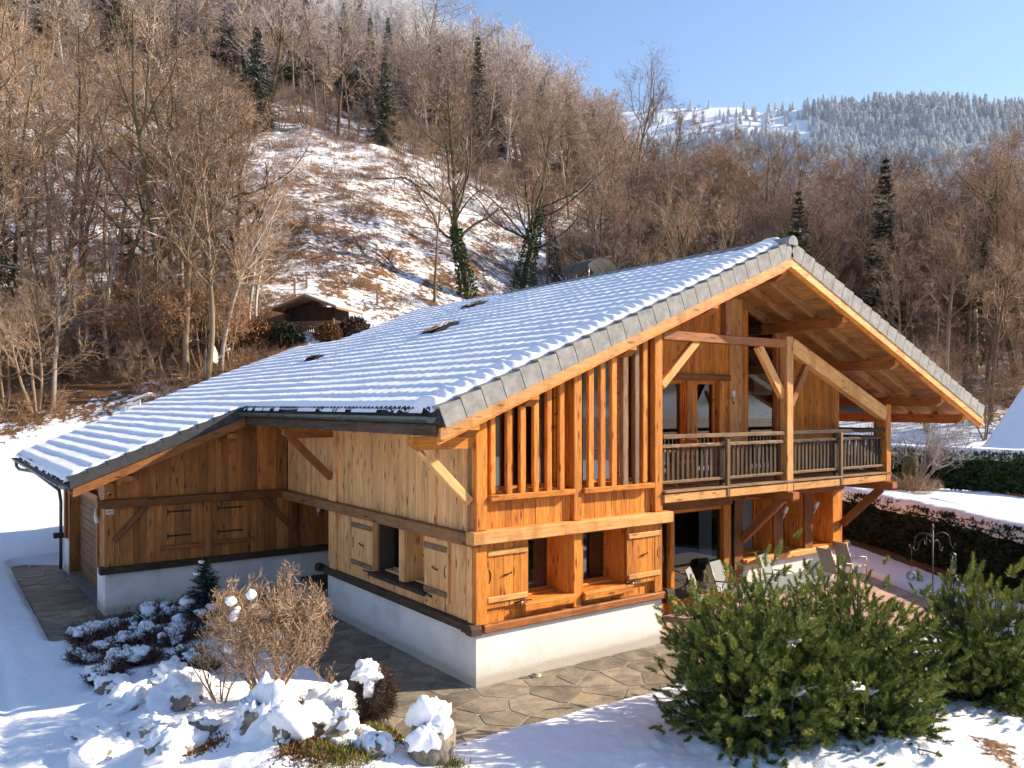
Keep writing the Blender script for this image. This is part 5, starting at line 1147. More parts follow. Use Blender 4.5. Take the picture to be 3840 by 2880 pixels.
# ------------------------------------------------------------ hedges, pollard, neighbour
def hedge(name, p0, p1, width, h, z0, n, mat, seed, label, cap=True, leaf=.09, snowpieces=1.0):
    r = np.random.RandomState(seed); p0 = np.array(p0); p1 = np.array(p1); t = (p1 - p0); L = np.linalg.norm(t); t = t / L; nn = np.array([-t[1], t[0]])
    s = r.uniform(0, L, n); f = r.uniform(0, 1, n); a = r.uniform(-1, 1, n); face = r.uniform(0, 1, n)
    w_ = np.where(face < .42, -1.0, np.where(face < .7, 1.0, a)); zz = np.where(face < .7, f, 1.0)
    bul = 1 + .22 * fbm(s / .8, zz * 2.2, seed, 4); w_ = w_ * width / 2 * bul * np.where(zz > .9, .92, 1); zt = h * zz * (1 + .05 * fbm(s / .5, w_ / .5, seed + 2))
    P = np.column_stack([p0[0] + t[0] * s + nn[0] * w_, p0[1] + t[1] * s + nn[1] * w_, z0 + zt])
    out = np.column_stack([nn[0] * np.sign(w_) * (zz < .98), nn[1] * np.sign(w_) * (zz < .98), np.where(zz > .98, 1, .35)]); D = unit(out + .8 * r.normal(size=(n, 3)))
    Vv, F = quads(P - D * leaf * .4, D, unit(np.cross(D, rdir(r, n))), leaf * r.uniform(.6, 1.4, n), np.full(n, leaf * .42))
    e = empty(name, (p0[0], p0[1], z0), label, 'hedge'); child(obj('foliage', mesh('foliage', Vv, F, mat)), e)
    c = (p0 + p1) / 2; M = Matrix(((t[0], nn[0], 0, c[0]), (t[1], nn[1], 0, c[1]), (0, 0, 1, z0 + h * .46), (0, 0, 0, 1)))
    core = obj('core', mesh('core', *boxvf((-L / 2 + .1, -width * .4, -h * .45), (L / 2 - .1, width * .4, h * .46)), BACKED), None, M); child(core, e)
    if cap:
        nu, nv = int(L / .09), 18; S, Wv = np.meshgrid(np.linspace(0, L, nu), np.linspace(-1, 1, nv), indexing='ij')
        rag = .25 * fbm(S / .55, Wv * 2, seed + 7, 4); ww = Wv * width / 2 * (.98 + rag * np.abs(Wv))
        zt = h * 1.0 + .16 * np.sqrt(np.clip(1 - np.abs(Wv) ** 4, 0, 1)) + .10 * fbm(S / .4, ww / .4, seed + 9) - .16 * (np.abs(Wv) > .99) - .22 * np.abs(Wv) ** 8 * (.5 + 2 * rag)
        P = np.stack([p0[0] + t[0] * S + nn[0] * ww, p0[1] + t[1] * S + nn[1] * ww, z0 + zt], 2).reshape(-1, 3); i = np.arange(nu - 1)[:, None] * nv; j = np.arange(nv - 1)[None]
        F = np.stack([i + j, i + nv + j, i + nv + j + 1, i + j + 1], 2).reshape(-1, 4); child(obj('snow_cap', mesh('snow_cap', P, F, SNOW, True)), e)
    return e
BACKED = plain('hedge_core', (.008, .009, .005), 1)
a = HB - HT * 5 + HN * 2.15; b = HA + HT * 6 + HN * 2.15
MOSSY = plain('mossy_trunk', (.13, .11, .05), .9, 0, .1, .5, 5, .6, 15)
hedge('thuja_hedge', a, b, 1.3, 1.62, .02, 42000, HEDGE, 81, 'tall dark thuja hedge with snow on top behind the terrace', True, .10)
def P2(u, D): q = at(u, D); return np.array([q[0], q[1]])
hedge('laurel_hedge', P2(3150, 33.0), P2(4100, 26.0), .9, 1.35, 1.6, 15000, LAUREL, 82, 'green leafy hedge dusted with snow beyond the thuja hedge', True, .12)
q = P2(3410, 28.2)
pz = gh(q[0], q[1]); e, z, b2 = bare_bush(q, 3.4, 2.3, 9, 24, 'pollard_tree', 'leafless pollarded tree with pale upright branches behind the thuja hedge', leafmat('grey_twigs', [(.25, (.13, .10, .085)), (.8, (.46, .41, .37))], .7), (10, 7, 5), .055, .9, 'tree')
child(tube('trunk', [(q[0], q[1], pz - .1), (q[0], q[1], pz + .3), (q[0] + .05, q[1], pz + .8), (q[0] + .02, q[1], pz + 1.15)], [.34, .25, .27, .2], MOSSY, None, 9), e)
q = P2(3430, 27.0); o = tuft('brown_shrub', (q[0], q[1], gh(q[0], q[1])), 500, .8, .75, TWIGB, 26, .012); tag(o, 'low brown twiggy shrub at the foot of the pollarded tree', 'shrub')
# neighbouring house
def neighbour():
    x0, x1, y0, y1, z0 = 27.1, 33.3, -9.0, 4.85, 2.05; tn = .66
    e = empty('neighbour_house', (x0, y1, 0), 'neighbouring house with a steep blue white snow roof at the right border', 'house')
    for (xa, xb, za, zb, nm) in ((x0, x1, z0, z0 + (x1 - x0) * tn, 'roof'), (2 * x1 - x0, x1, z0, z0 + (x1 - x0) * tn, 'roof')):
        vs_ = [(xa, y0, za), (xb, y0, zb), (xb, y1, zb), (xa, y1, za)]; vs_ += [(a, b, c - .18) for a, b, c in vs_]
        child(obj(nm, mesh(nm, vs_, [[0, 1, 2, 3], [4, 7, 6, 5], [0, 4, 5, 1], [1, 5, 6, 2], [2, 6, 7, 3], [3, 7, 4, 0]], W_BRN)), e)
    n1, n2 = 60, 130; S, Y = np.meshgrid(np.linspace(0, 1, n1), np.linspace(y0, y1 + .05, n2), indexing='ij'); rim = np.sqrt(np.clip(np.minimum(np.minimum(S * 22, (1 - S) * 30), np.minimum(Y - y0, y1 + .05 - Y) * 5), 0, 1))
    X = x0 - .1 + (x1 - x0 + .1) * S; Z = z0 + (X - x0) * tn - .02 + (.24 + .10 * fbm(X / 1.5, Y / 1.5, 3)) * rim; P = np.stack([X, Y, Z], 2).reshape(-1, 3); i = np.arange(n1 - 1)[:, None] * n2; j = np.arange(n2 - 1)[None]
    child(obj('roof_snow', mesh('roof_snow', P, np.stack([i + j, i + n2 + j, i + n2 + j + 1, i + j + 1], 2).reshape(-1, 4), SNOW, True)), e)
    child(box('wall', (x0 + .8, y0 + .5, -.3), (2 * x1 - x0 - .8, y1 - .6, z0 + .45), W_BRN, None), e)
    child(prism('gable', [(x0 + .8, z0 + .4), (2 * x1 - x0 - .8, z0 + .4), (x1, z0 + (x1 - x0) * tn - .2)], (0, y1 - .55, 0), (1, 0, 0), (0, 0, 1), .1, W_BRN), e)
    child(tube('gutter', [(x0 - .1, y0, z0 - .08), (x0 - .1, y1, z0 - .08)], .08, ZINC, None, 8), e); child(beam('fascia', (x0 - .01, y0, z0 - .16), (x0 - .01, y1, z0 - .16), .04, .22, W_BEAM, None), e)
neighbour()
# chimney with arched cowl, behind the ridge
CX, CY = 10.0, 8.5; CZ = T(CX) + .35
ch = empty('chimney', (CX, CY, CZ), 'arched dark metal chimney cowl showing behind the roof ridge', 'chimney')
child(box('stack', (CX - .42, CY - .38, CZ - .7), (CX + .42, CY + .38, CZ + 1.45), TILE, None, .02), ch)
COWL = plain('cowl_metal', (.06, .048, .038), .5, .2, .5, .3, 3)
for sy in (-.3, .3):
    for sx in (-.36, .36): child(tube('support', [(CX + sx, CY + sy, CZ + 1.45), (CX + sx, CY + sy, CZ + 1.9)], .018, LAMPM), ch)
vs_, fs = [], []; N = 14
for i in range(N + 1):
    a = math.pi * (.06 + .88 * i / N)
    for yy in (-.55, -.18, .2, .55): vs_.append((CX + .72 * math.cos(a), CY + yy, CZ + 1.55 + .62 * math.sin(a)))
for i in range(N):
    for k in range(3): fs.append([i * 4 + k, i * 4 + k + 1, i * 4 + 5 + k, i * 4 + 4 + k])
child(obj('cowl', mesh('cowl', vs_, fs, COWL, True)), ch)
for yy in (-.2, .2): child(tube('rib', [(CX + .725 * math.cos(math.pi * (.06 + .88 * i / N)), CY + yy, CZ + 1.55 + .625 * math.sin(math.pi * (.06 + .88 * i / N))) for i in range(N + 1)], .014, COWL, None, 5), ch)
# ------------------------------------------------------------ small things on the slope behind
def hut():
    x, y, z, D = hit(1165, 1228); s = D / 43.0; R_v = np.array([RGT[0], RGT[1]]); F_v = np.array([FWD[0], FWD[1]])
    e = empty('hut', (x, y, z), 'tiny dark log hut with snowy gable roof on the slope', 'hut')
    M = Matrix(((R_v[0], F_v[0], 0, x), (R_v[1], F_v[1], 0, y), (0, 0, 1, z), (0, 0, 0, 1))) @ Matrix.Rotation(R_(-14), 4, 'Z') @ Matrix.Scale(s, 4)
    def add(name, vf, mat): child(obj(name, mesh(name, *vf, mat), None, M.copy()), e)
    add('back_wall', boxvf((-1.15, .3, -.8), (1.15, 2.2, 1.05)), W_OLD)
    for k in range(9): add('log', boxvf((-1.3, -.1 + .003 * k, -.5 + k * .17), (-1.15, 2.2, -.5 + k * .17 + .155)), W_OLD)
    for k in range(7): add('board', boxvf((-1.14 + k * .327, .24, -.1), (-1.14 + k * .327 + .31, .3, 1.25 - abs(k - 3) * .09)), W_OLD)
    for sg in (-1, 1):
        vs_ = [(0, -.75, 1.62), (0, 2.5, 1.62), (sg * 1.85, 2.5, .94), (sg * 1.85, -.75, .94)]; vs_ += [(a, b, c - .12) for a, b, c in vs_]
        add('roof', (vs_, [[0, 1, 2, 3], [4, 7, 6, 5], [0, 3, 7, 4], [1, 5, 6, 2], [2, 6, 7, 3], [0, 4, 5, 1]]), W_GREY)
        vs_ = [(0, -.66, 1.70), (0, 2.4, 1.70), (sg * 1.78, 2.4, 1.02), (sg * 1.78, -.66, 1.02)]; vs_ += [(a, b, c - .07) for a, b, c in vs_]
        add('roof_snow', (vs_, [[0, 1, 2, 3], [4, 7, 6, 5], [0, 3, 7, 4], [1, 5, 6, 2], [2, 6, 7, 3]]), SNOW)
    prof = [(.05, 0), (.028, .09), (.055, .18), (.02, .27), (.05, .36), (.05, .5)]
    for k in range(24):
        x0 = -1.2 + k * .115; vs_ = [(x0 + sg * w_, -.6, -.32 + h_) for w_, h_ in prof for sg in (-1, 1)]; vs_ += [(a, b + .03, c) for a, b, c in vs_]; n = len(prof) * 2
        fs = [[2 * i, 2 * i + 1, 2 * i + 3, 2 * i + 2] for i in range(len(prof) - 1)]; fs += [[n + f for f in g[::-1]] for g in fs] + [[2 * i, 2 * i + 2, n + 2 * i + 2, n + 2 * i] for i in range(len(prof) - 1)] + [[2 * i + 1, n + 2 * i + 1, n + 2 * i + 3, 2 * i + 3] for i in range(len(prof) - 1)]
        add('baluster', (vs_, fs), W_GREY)
    add('rail', boxvf((-1.28, -.62, .17), (1.6, -.56, .23)), W_GREY); add('platform', boxvf((-1.28, -.66, -.9), (1.65, .3, -.34)), W_OLD)
    for k, (px, pw) in enumerate(((-1.28, .08), (1.55, .09))): add('corner_post', boxvf((px, -.64, -.4), (px + pw, -.56, .35)), W_GREY)
hut()
def sat():
    x, y, z, D = hit(770, 1442); e = empty('satellite_dish', (x, y, z), 'pale round satellite dish on a pole behind the garage roof', 'satellite dish')
    s = D / 42; child(tube('mast', [(x, y, z - .3), (x, y, z + 1.75 * s)], .04 * s, LAMPM), e)
    R3 = RGT; c = np.array([x, y, z]) + R3 * .42 * s + np.array([0, 0, 1.6 * s]); ax = unit(R3 * .97 + np.array([0, 0, .25]) - FWD * .02); u1 = unit(np.cross(ax, [0, 0, 1.0])); u2 = np.cross(u1, ax)
    vs_, fs = [c - ax * .12 * s], []
    for i, rr in enumerate((.2, .4, .56)):
        for k in range(20): g = 2 * math.pi * k / 20; vs_.append(c + (u1 * math.cos(g) + u2 * math.sin(g)) * rr * s + ax * (-.12 + .38 * rr * rr) * s)
    fs += [[0, 1 + k, 1 + (k + 1) % 20] for k in range(20)] + [[1 + i * 20 + k, 21 + i * 20 + k, 21 + i * 20 + (k + 1) % 20, 1 + i * 20 + (k + 1) % 20] for i in range(2) for k in range(20)]
    child(obj('dish', mesh('dish', vs_, fs, LAMPW, True)), e); tip = c + ax * .75 * s - np.array([0, 0, .02]); child(tube('arm', [c - np.array([0, 0, .55 * s]), tip], .02 * s, LAMPM), e); child(tube('receiver', [tip - ax * .05, tip + ax * .14 * s], .06 * s, LAMPW), e); child(tube('bracket', [(x, y, z + 1.4 * s), c - ax * .1], .035 * s, LAMPM), e)
    x, y, z, D = hit(795, 1448); f = empty('board_fence', (x, y, z), 'short grey board fence at the foot of the satellite dish pole', 'fence'); 
    for k in range(7): q = np.array([x, y, z]) + RGT * (k - 3) * .16; child(beam('board', q - np.array([0, 0, .3]), q + np.array([0, 0, .62]), .14, .03, W_GREY, None, tuple(FWD)), f)
    x, y, z, D = hit(525, 1545); e = empty('flat_antenna', (x, y, z), 'tilted flat white panel antenna on a short post behind the garage roof', 'antenna'); k = D / 38
    child(tube('post', [(x, y, z - .2), (x, y, z + .5 * k)], .04 * k, LAMPW), e); c = V((x, y, z + .62 * k)); child(beam('panel', c - V(RGT) * .52 * k - V((0, 0, .18 * k)), c + V(RGT) * .52 * k + V((0, 0, .18 * k)), .6 * k, .04, LAMPW), e)
sat()
# ------------------------------------------------------------ trees
def treemat(name, stops, frost=True, rough=.8):
    m, n, l, B = newmat(name); ge = n.new('ShaderNodeNewGeometry'); oi = n.new('ShaderNodeObjectInfo')
    k = noise(n, l, ge.outputs['Position'], .8, 3, .6)
    s = math_(n, l, 'ADD', math_(n, l, 'MULTIPLY', k, .5), math_(n, l, 'MULTIPLY', oi.outputs['Random'], .5)); c = ramp(n, l, s, stops)
    if frost:
        sp = n.new('ShaderNodeSeparateXYZ'); l.new(ge.outputs['Position'], sp.inputs[0]); nz = n.new('ShaderNodeSeparateXYZ'); l.new(ge.outputs['Normal'], nz.inputs[0])
        h = n.new('ShaderNodeMapRange'); h.inputs[1].default_value = 36; h.inputs[2].default_value = 88; h.inputs[3].default_value = 0; h.inputs[4].default_value = .95; l.new(sp.outputs[2], h.inputs[0])
        isl = math_(n, l, 'LESS_THAN', ge.outputs['Random Per Island'], math_(n, l, 'ADD', h.outputs[0], .10))
        f = math_(n, l, 'MULTIPLY', isl, math_(n, l, 'ADD', math_(n, l, 'MULTIPLY', h.outputs[0], .45), .55))
        c = mixc(n, l, f, c, (.80, .80, .83))
    l.new(c, B.inputs['Base Color']); B.inputs['Roughness'].default_value = rough; B.inputs['Specular IOR Level'].default_value = .15
    return m
TWIG = treemat('forest_twigs', [(.2, (.16, .098, .06)), (.45, (.29, .185, .115)), (.65, (.42, .27, .16)), (.85, (.48, .30, .17))])
TBARK = treemat('forest_bark', [(.25, (.09, .062, .04)), (.5, (.19, .13, .08)), (.8, (.34, .25, .165))], False)
PALEB = treemat('pale_bark', [(.25, (.26, .22, .18)), (.7, (.52, .46, .39))], False)
MOSSB = treemat('mossy_bark', [(.25, (.05, .045, .02)), (.6, (.11, .092, .05)), (.85, (.2, .16, .10))], False)
BEECH = leafmat('dry_beech_leaves', [(.25, (.16, .06, .02)), (.55, (.34, .14, .05)), (.85, (.5, .26, .11))])
def snowy_needles():
    m, n, l, B = newmat('fir_needles'); ge = n.new('ShaderNodeNewGeometry'); oi = n.new('ShaderNodeObjectInfo'); sp = n.new('ShaderNodeSeparateXYZ'); l.new(ge.outputs['Position'], sp.inputs[0])
    k = math_(n, l, 'ADD', math_(n, l, 'MULTIPLY', ge.outputs['Random Per Island'], .6), math_(n, l, 'MULTIPLY', oi.outputs['Random'], .4))
    c = ramp(n, l, k, [(.2, (.012, .022, .012)), (.6, (.035, .055, .022)), (.9, (.07, .09, .035))])
    h = n.new('ShaderNodeMapRange'); h.inputs[1].default_value = 30; h.inputs[2].default_value = 120; h.inputs[3].default_value = .06; h.inputs[4].default_value = .6; l.new(sp.outputs[2], h.inputs[0])
    isl = math_(n, l, 'LESS_THAN', ge.outputs['Random Per Island'], h.outputs[0]); c = mixc(n, l, math_(n, l, 'MULTIPLY', isl, .85), c, (.8, .82, .86))
    l.new(c, B.inputs['Base Color']); B.inputs['Roughness'].default_value = .6; return m
FIR = snowy_needles()
def make_tree(seed, h, kind, tw=.72):
    """returns trunk and crown meshes of a leafless tree of height h"""
    r = np.random.RandomState(seed); sl_ = kind in ('slender', 'birch', 'pole')
    nt_ = 2 if kind == 'twin' else (3 if kind == 'multi' else 1); tr, rd = [], []
    for q in range(nt_):
        p = np.array([.25 * q, .1 * q, -.6]); d = unit(np.array([r.normal() * .05 + (.16 * (q - .5) * 2 if nt_ > 1 else 0), r.normal() * .05, 1.0])); pts = [p]; hh = h * (1 - .12 * q); ns = 12
        lean = r.normal(size=3) * np.array([.03, .03, 0]) * (2 if kind == 'birch' else 1)
        for i in range(ns): d = unit(d + (.05 if sl_ else .06) * r.normal(size=3) * np.array([1, 1, .3]) + lean * .4 + np.array([0, 0, .06])); p = p + d * (hh + .6) / ns; pts.append(p)
        tr.append(pts); r0 = h * (.0125 if sl_ else .0175) * (.8 if nt_ > 1 else 1); rd.append(r0 * (np.linspace(1, .12, ns + 1) ** .85))
    po = np.array(tr); ra = np.array(rd)
    if kind == 'spread': n1, t0, lf, an, up = 26, .26, (lambda t: .50 * (1.08 - .62 * t)), 54, .07
    elif kind in ('twin', 'multi'): n1, t0, lf, an, up = 12, .25, (lambda t: .50 * (1.1 - .72 * t)), 48, .10
    elif kind == 'fan': n1, t0, lf, an, up = 22, .30, (lambda t: .46 * (1.1 - .6 * t)), 38, .10
    elif kind == 'pole': n1, t0, lf, an, up = 14, .55, (lambda t: .22 * (1.2 - .7 * t)), 48, .08
    else: n1, t0, lf, an, up = 22, .42, (lambda t: .28 * (1.2 - .8 * t)), 46, .09
    b1, r1 = spawn(po, ra, n1, t0, .98, lf, an, up, 6, r, .55, .2); b2, r2 = spawn(b1, r1, 8, .2, 1, lambda t: .46 * (1.15 - .55 * t), 42, .05, 4, r, .55, .2)
    b3, r3 = spawn(b2, r2, 6 if kind in ('spread', 'twin') else 4, .2, 1, lambda t: .5 * (1.1 - .4 * t), 40, .04, 2, r, .6, .22); m4 = {'spread': 5, 'twin': 4, 'fan': 5, 'slender': 4}.get(kind, 3)
    b4, r4 = spawn(b3, r3, m4, .2, 1, lambda t: .62 + 0 * t, 38, .05, 1, r, .8, .22)
    r1 = np.maximum(r1, .018); r2 = np.maximum(r2, .012); r3 = np.maximum(r3, .0095 * tw); r4 = np.maximum(r4, .0085 * tw)
    A, F = cat([poly_tubes(po, ra, 7), poly_tubes(b1, r1, 4)]); bm = PALEB if kind == 'birch' else (MOSSB if kind in ('spread', 'twin') else TBARK)
    trunk = mesh('trunk', A, F, bm, True); parts = [poly_tubes(b2, r2, 3), poly_ribbon(b3, r3, r), poly_ribbon(b4, r4, r)]
    A, F = cat(parts); crown = mesh('crown', A, F, TWIG)
    return dict(trunk=trunk, crown=crown, h=h, axis=po[0], rad=ra[0])
KINDS = {}
sd = 900
for kind, cnt, h in (('slender', 4, 15), ('birch', 3, 12), ('spread', 3, 16), ('twin', 2, 15), ('multi', 2, 12), ('fan', 2, 20), ('pole', 2, 15)):
    KINDS[kind] = [make_tree(sd + 13 * i + len(kind), h, kind) for i in range(cnt)]; sd += 100
def fir_mesh(h, rad, seed, tiers=30, per=10, dens=9, nl=.5, nw=.14):
    A, F = conifer_vf(h, rad, tiers, per, seed, .35, dens, nl, nw, .08); return mesh('crown', A, F, FIR)
FIRS = [fir_mesh(14, 2.6, 950, 34, 11), fir_mesh(11, 2.3, 951, 28, 11), fir_mesh(17, 2.2, 952, 40, 10)]
FTR = [mesh('trunk', *polytube([(0, 0, -.6), (0, 0, hh)], [.22, .03], 6), TBARK) for hh in (13.5, 10.5, 16.5)]
def place(me_list, name, x, y, z, s, rz, label, cat_='tree', group=None, tilt=(0, 0)):
    e = empty(name, (x, y, z), label, cat_, group); e.scale = (s, s, s * 1.0); e.rotation_euler = (tilt[0], tilt[1], rz)
    for nm, me in me_list:
        o = bpy.data.objects.new(nm, me); COL.objects.link(o); o.parent = e
    return e
def tree(kind, i, x, y, h, label, group=None, rz=None, tilt=(0, 0), name='bare_tree', z=None):
    k = KINDS[kind][i % len(KINDS[kind])]; s = h / k['h']
    return place([('trunk', k['trunk']), ('crown', k['crown'])], name, x, y, gh(x, y) if z is None else z, s, rnd.uniform(0, 6.28) if rz is None else rz, label, 'tree', group, tilt), k, s
def ivy(e, k, h0, h1, n, rad, seed, leaf=.16):
    """leaves wrapped round the trunk axis of tree variant k, in the tree's own space"""
    r = np.random.RandomState(seed); ax = k['axis']; z = r.uniform(h0, h1, n); zz = np.clip((z + .6) / (k['h'] + .6), 0, .99) * 12; i = zz.astype(int); f = (zz - i)[:, None]
    c = ax[i] * (1 - f) + ax[i + 1] * f; a = r.uniform(0, 2 * np.pi, n); q = rad * (.45 + .75 * r.uniform(0, 1, n) ** .6) * (1.15 - .55 * (z - h0) / (h1 - h0)) * (1 + .5 * fbm(z * 1.3, a * 0 + seed, seed))
    d = np.stack([np.cos(a), np.sin(a), r.normal(size=n) * .3], 1); P = c + d * q[:, None]; D = unit(d + .8 * r.normal(size=(n, 3)))
    A, F = quads(P, D, unit(np.cross(D, rdir(r, n))), leaf * r.uniform(.6, 1.2, n), np.full(n, leaf * .8)); o = obj('ivy', mesh('ivy', A, F, IVY)); o.parent = e
def tpx(kind, i, u, v, vtop, label, **kw):
    x, y, z, D = hit(u, v); h = (v - vtop) / FPX * D; return tree(kind, i, x, y, h, label, z=z, **kw)
# trees one can single out
e, k, s = tpx('spread', 0, 1760, 1125, 330, 'spreading bare oak with ivy round its lower trunk above the chalet ridge'); ivy(e, k, .2, 5.5, 1500, .55, 1)
e, k, s = tpx('spread', 1, 1953, 1082, 420, 'bare tree whose thick trunk is wrapped in ivy, right of the spreading oak'); ivy(e, k, .0, 7.5, 2200, .8, 2)
e, k, s = tpx('pole', 0, 2050, 1075, 640, 'broken leaning dark trunk right of the ivy wrapped one', tilt=(0, .12)); 
e, k, s = tpx('birch', 0, 2085, 1075, 600, 'leaning tree with ivy patches beside the broken dark trunk', tilt=(0, .22)); ivy(e, k, .0, 7, 1100, .5, 3)
e, k, s = tpx('fan', 0, 2352, 1000, 370, 'tallest bare tree with a windswept fan crown rising into the blue sky'); ivy(e, k, .2, 6.5, 900, .45, 4)
tpx('pole', 1, 1630, 1135, 640, 'thin bare tree left of the spreading oak'); tpx('slender', 0, 2250, 985, 480, 'slender pale bare tree left of the tallest windswept one'); tpx('slender', 1, 2225, 1010, 560, 'thin young tree behind the chimney cowl')
e, k, s = tpx('twin', 0, 650, 1330, 140, 'big mossy twin stemmed tree in the middle of the left wood')
e, k, s = tpx('twin', 1, 745, 1290, 260, 'dark forked tree just right of the big mossy twin stem'); e, k, s = tpx('spread', 2, 860, 1200, 330, 'crooked tree with long sideways limbs right of the forked one')
e, k, s = tpx('spread', 0, 18, 1300, 180, 'tree hung with dark ivy at the left border of the photo'); ivy(e, k, 1.0, 12, 3200, .9, 5)
tpx('birch', 1, 395, 1340, 520, 'whitish birch with a straight trunk in the left wood'); tpx('birch', 2, 300, 1330, 640, 'pale leaning birch left of the straight white one', tilt=(0, .1)); tpx('birch', 0, 930, 1300, 640, 'pale slanted birch stem at the right rim of the left wood', tilt=(0, .13)); tpx('birch', 1, 965, 1250, 700, 'thin pale birch beside the hut', tilt=(0, .08))
e, k, s = tpx('spread', 1, 3000, 1190, 430, 'bare tree carrying round mistletoe balls behind the roof ridge')
for i, (dx, z_, rr) in enumerate(((.2, 15.2, .55), (.1, 13.4, .85), (0, 11.8, .6), (-2.2, 9.6, .5))): o = twigball('mistletoe', (dx, 0, z_), rr, rr * 1.05, 1500, MOSS, 40 + i, .03, .3); o.parent = e
e, k, s = tpx('twin', 0, 3490, 1330, 520, 'double stemmed tree thick with ivy beside the right roof slope'); ivy(e, k, .0, 9.5, 3000, .85, 6)
e, k, s = tpx('slender', 2, 3660, 1400, 470, 'tall bare tree with ivy tufts near the right border'); ivy(e, k, .5, 11, 1500, .5, 7)
tpx('slender', 3, 2740, 1190, 560, 'dark bare tree behind the upper part of the verge tiles'); tpx('spread', 2, 3110, 1180, 480, 'gnarled oak with crooked limbs and a few brown leaves right of the mistletoe tree'); tpx('slender', 0, 3330, 1280, 600, 'bare tree between the gnarled oak and the ivy thick stems')
x, y, z, D = hit(3395, 1240); place([('trunk', FTR[2]), ('crown', FIRS[2])], 'spruce_tree', x, y, z, (1240 - 455) / FPX * D / 17, 1, 'lone dark spruce standing above the bare wood on the right', 'tree')
x, y, z, D = hit(480, 1150); place([('trunk', FTR[1]), ('crown', FIRS[1])], 'spruce_tree', x, y, z, .45, 2, 'small dark evergreen low in the left wood', 'tree')
# beech with dry leaves in the left wood
for i, (u, v, vt) in enumerate(((590, 1400, 980), (760, 1380, 1010), (860, 1360, 1060), (420, 1420, 1080))):
    e, k, s = tpx('multi', i, u, v, vt, ('young beech with dry orange leaves, ' + ('below the twin stemmed tree', 'left of the satellite dish', 'right above the satellite dish', 'at the left end of the leafy row')[i]))
    r = np.random.RandomState(60 + i); c = k['crown']; co = np.empty(len(c.vertices) * 3, np.float32); c.vertices.foreach_get('co', co); co = co.reshape(-1, 3); P = co[r.randint(0, len(co), 2600)]; P = P[P[:, 2] < 9]
    D_ = rdir(r, len(P)); A, F = quads(P, D_, unit(np.cross(D_, rdir(r, len(P)))), np.full(len(P), .17), np.full(len(P), .12)); o = obj('dry_leaves', mesh('dry_leaves', A, F, BEECH)); o.parent = e
# the woods: individuals sharing meshes
rz = np.random.RandomState(77); taken = []
def scatter_ind(n, phi, rr, kinds, hr, label, group, mind=1.6, fir=0, firlab=None):
    c = 0; t_ = 0
    while c < n and t_ < n * 30:
        t_ += 1; a = R_(rz.uniform(*phi)); R__ = math.sqrt(rz.uniform(rr[0] ** 2, rr[1] ** 2)); q = CAM[:2] + R__ * (math.cos(a) * FWD[:2] + math.sin(a) * RGT[:2])
        if any((q[0] - b[0]) ** 2 + (q[1] - b[1]) ** 2 < mind ** 2 for b in taken): continue
        if KEEP(math.degrees(a), R__): continue
        taken.append(q); c += 1
        if rz.uniform() < fir:
            i = rz.randint(3); place([('trunk', FTR[i]), ('crown', FIRS[i])], 'spruce_tree', q[0], q[1], gh(q[0], q[1]), rz.uniform(.55, 1.15), rz.uniform(0, 6), firlab, 'tree', group.replace('bare', 'dark'))
        else:
            kd = kinds[rz.randint(len(kinds))]; tree(kd, rz.randint(4), q[0], q[1], rz.uniform(*hr), label, group, rz.uniform(0, 6.28), (rz.normal() * .03, rz.normal() * .03))
def KEEP(ph, R__):      # clearings: hut, sight lines, open meadow
    if -19 < ph < 6.5 and R__ < 96 - 1.6 * abs(ph + 5): return True
    if ph > 3 and R__ < 47 + 8 * (ph < 13): return True
    return False
scatter_ind(34, (-33, -15.5), (41, 60), ['slender', 'birch', 'pole', 'slender', 'pole'], (9, 15), 'slender leafless tree among many in the left wood', 'bare trees of the left wood', 1.5)
scatter_ind(14, (-33, -19), (58, 104), ['slender', 'spread', 'birch'], (7, 12), 'thin leafless tree scattered over the upper left slope', 'bare trees on the upper left slope', 3)
scatter_ind(84, (-33, 7), (98, 134), ['slender', 'slender', 'birch', 'pole', 'fan'], (11, 17), 'leafless tree along the lower edge of the hillside wood', 'bare trees along the hillside wood edge', 2.4, .13, 'dark spruce among bare trees at the edge of the hillside wood')
scatter_ind(80, (4.5, 33), (52, 80), ['slender', 'pole', 'spread', 'birch', 'pole', 'slender', 'slender'], (10, 14), 'leafless tree among many in the wood behind the right roof slope', 'bare trees of the right wood', 2.0, .03, 'dark spruce in the wood behind the right roof slope')
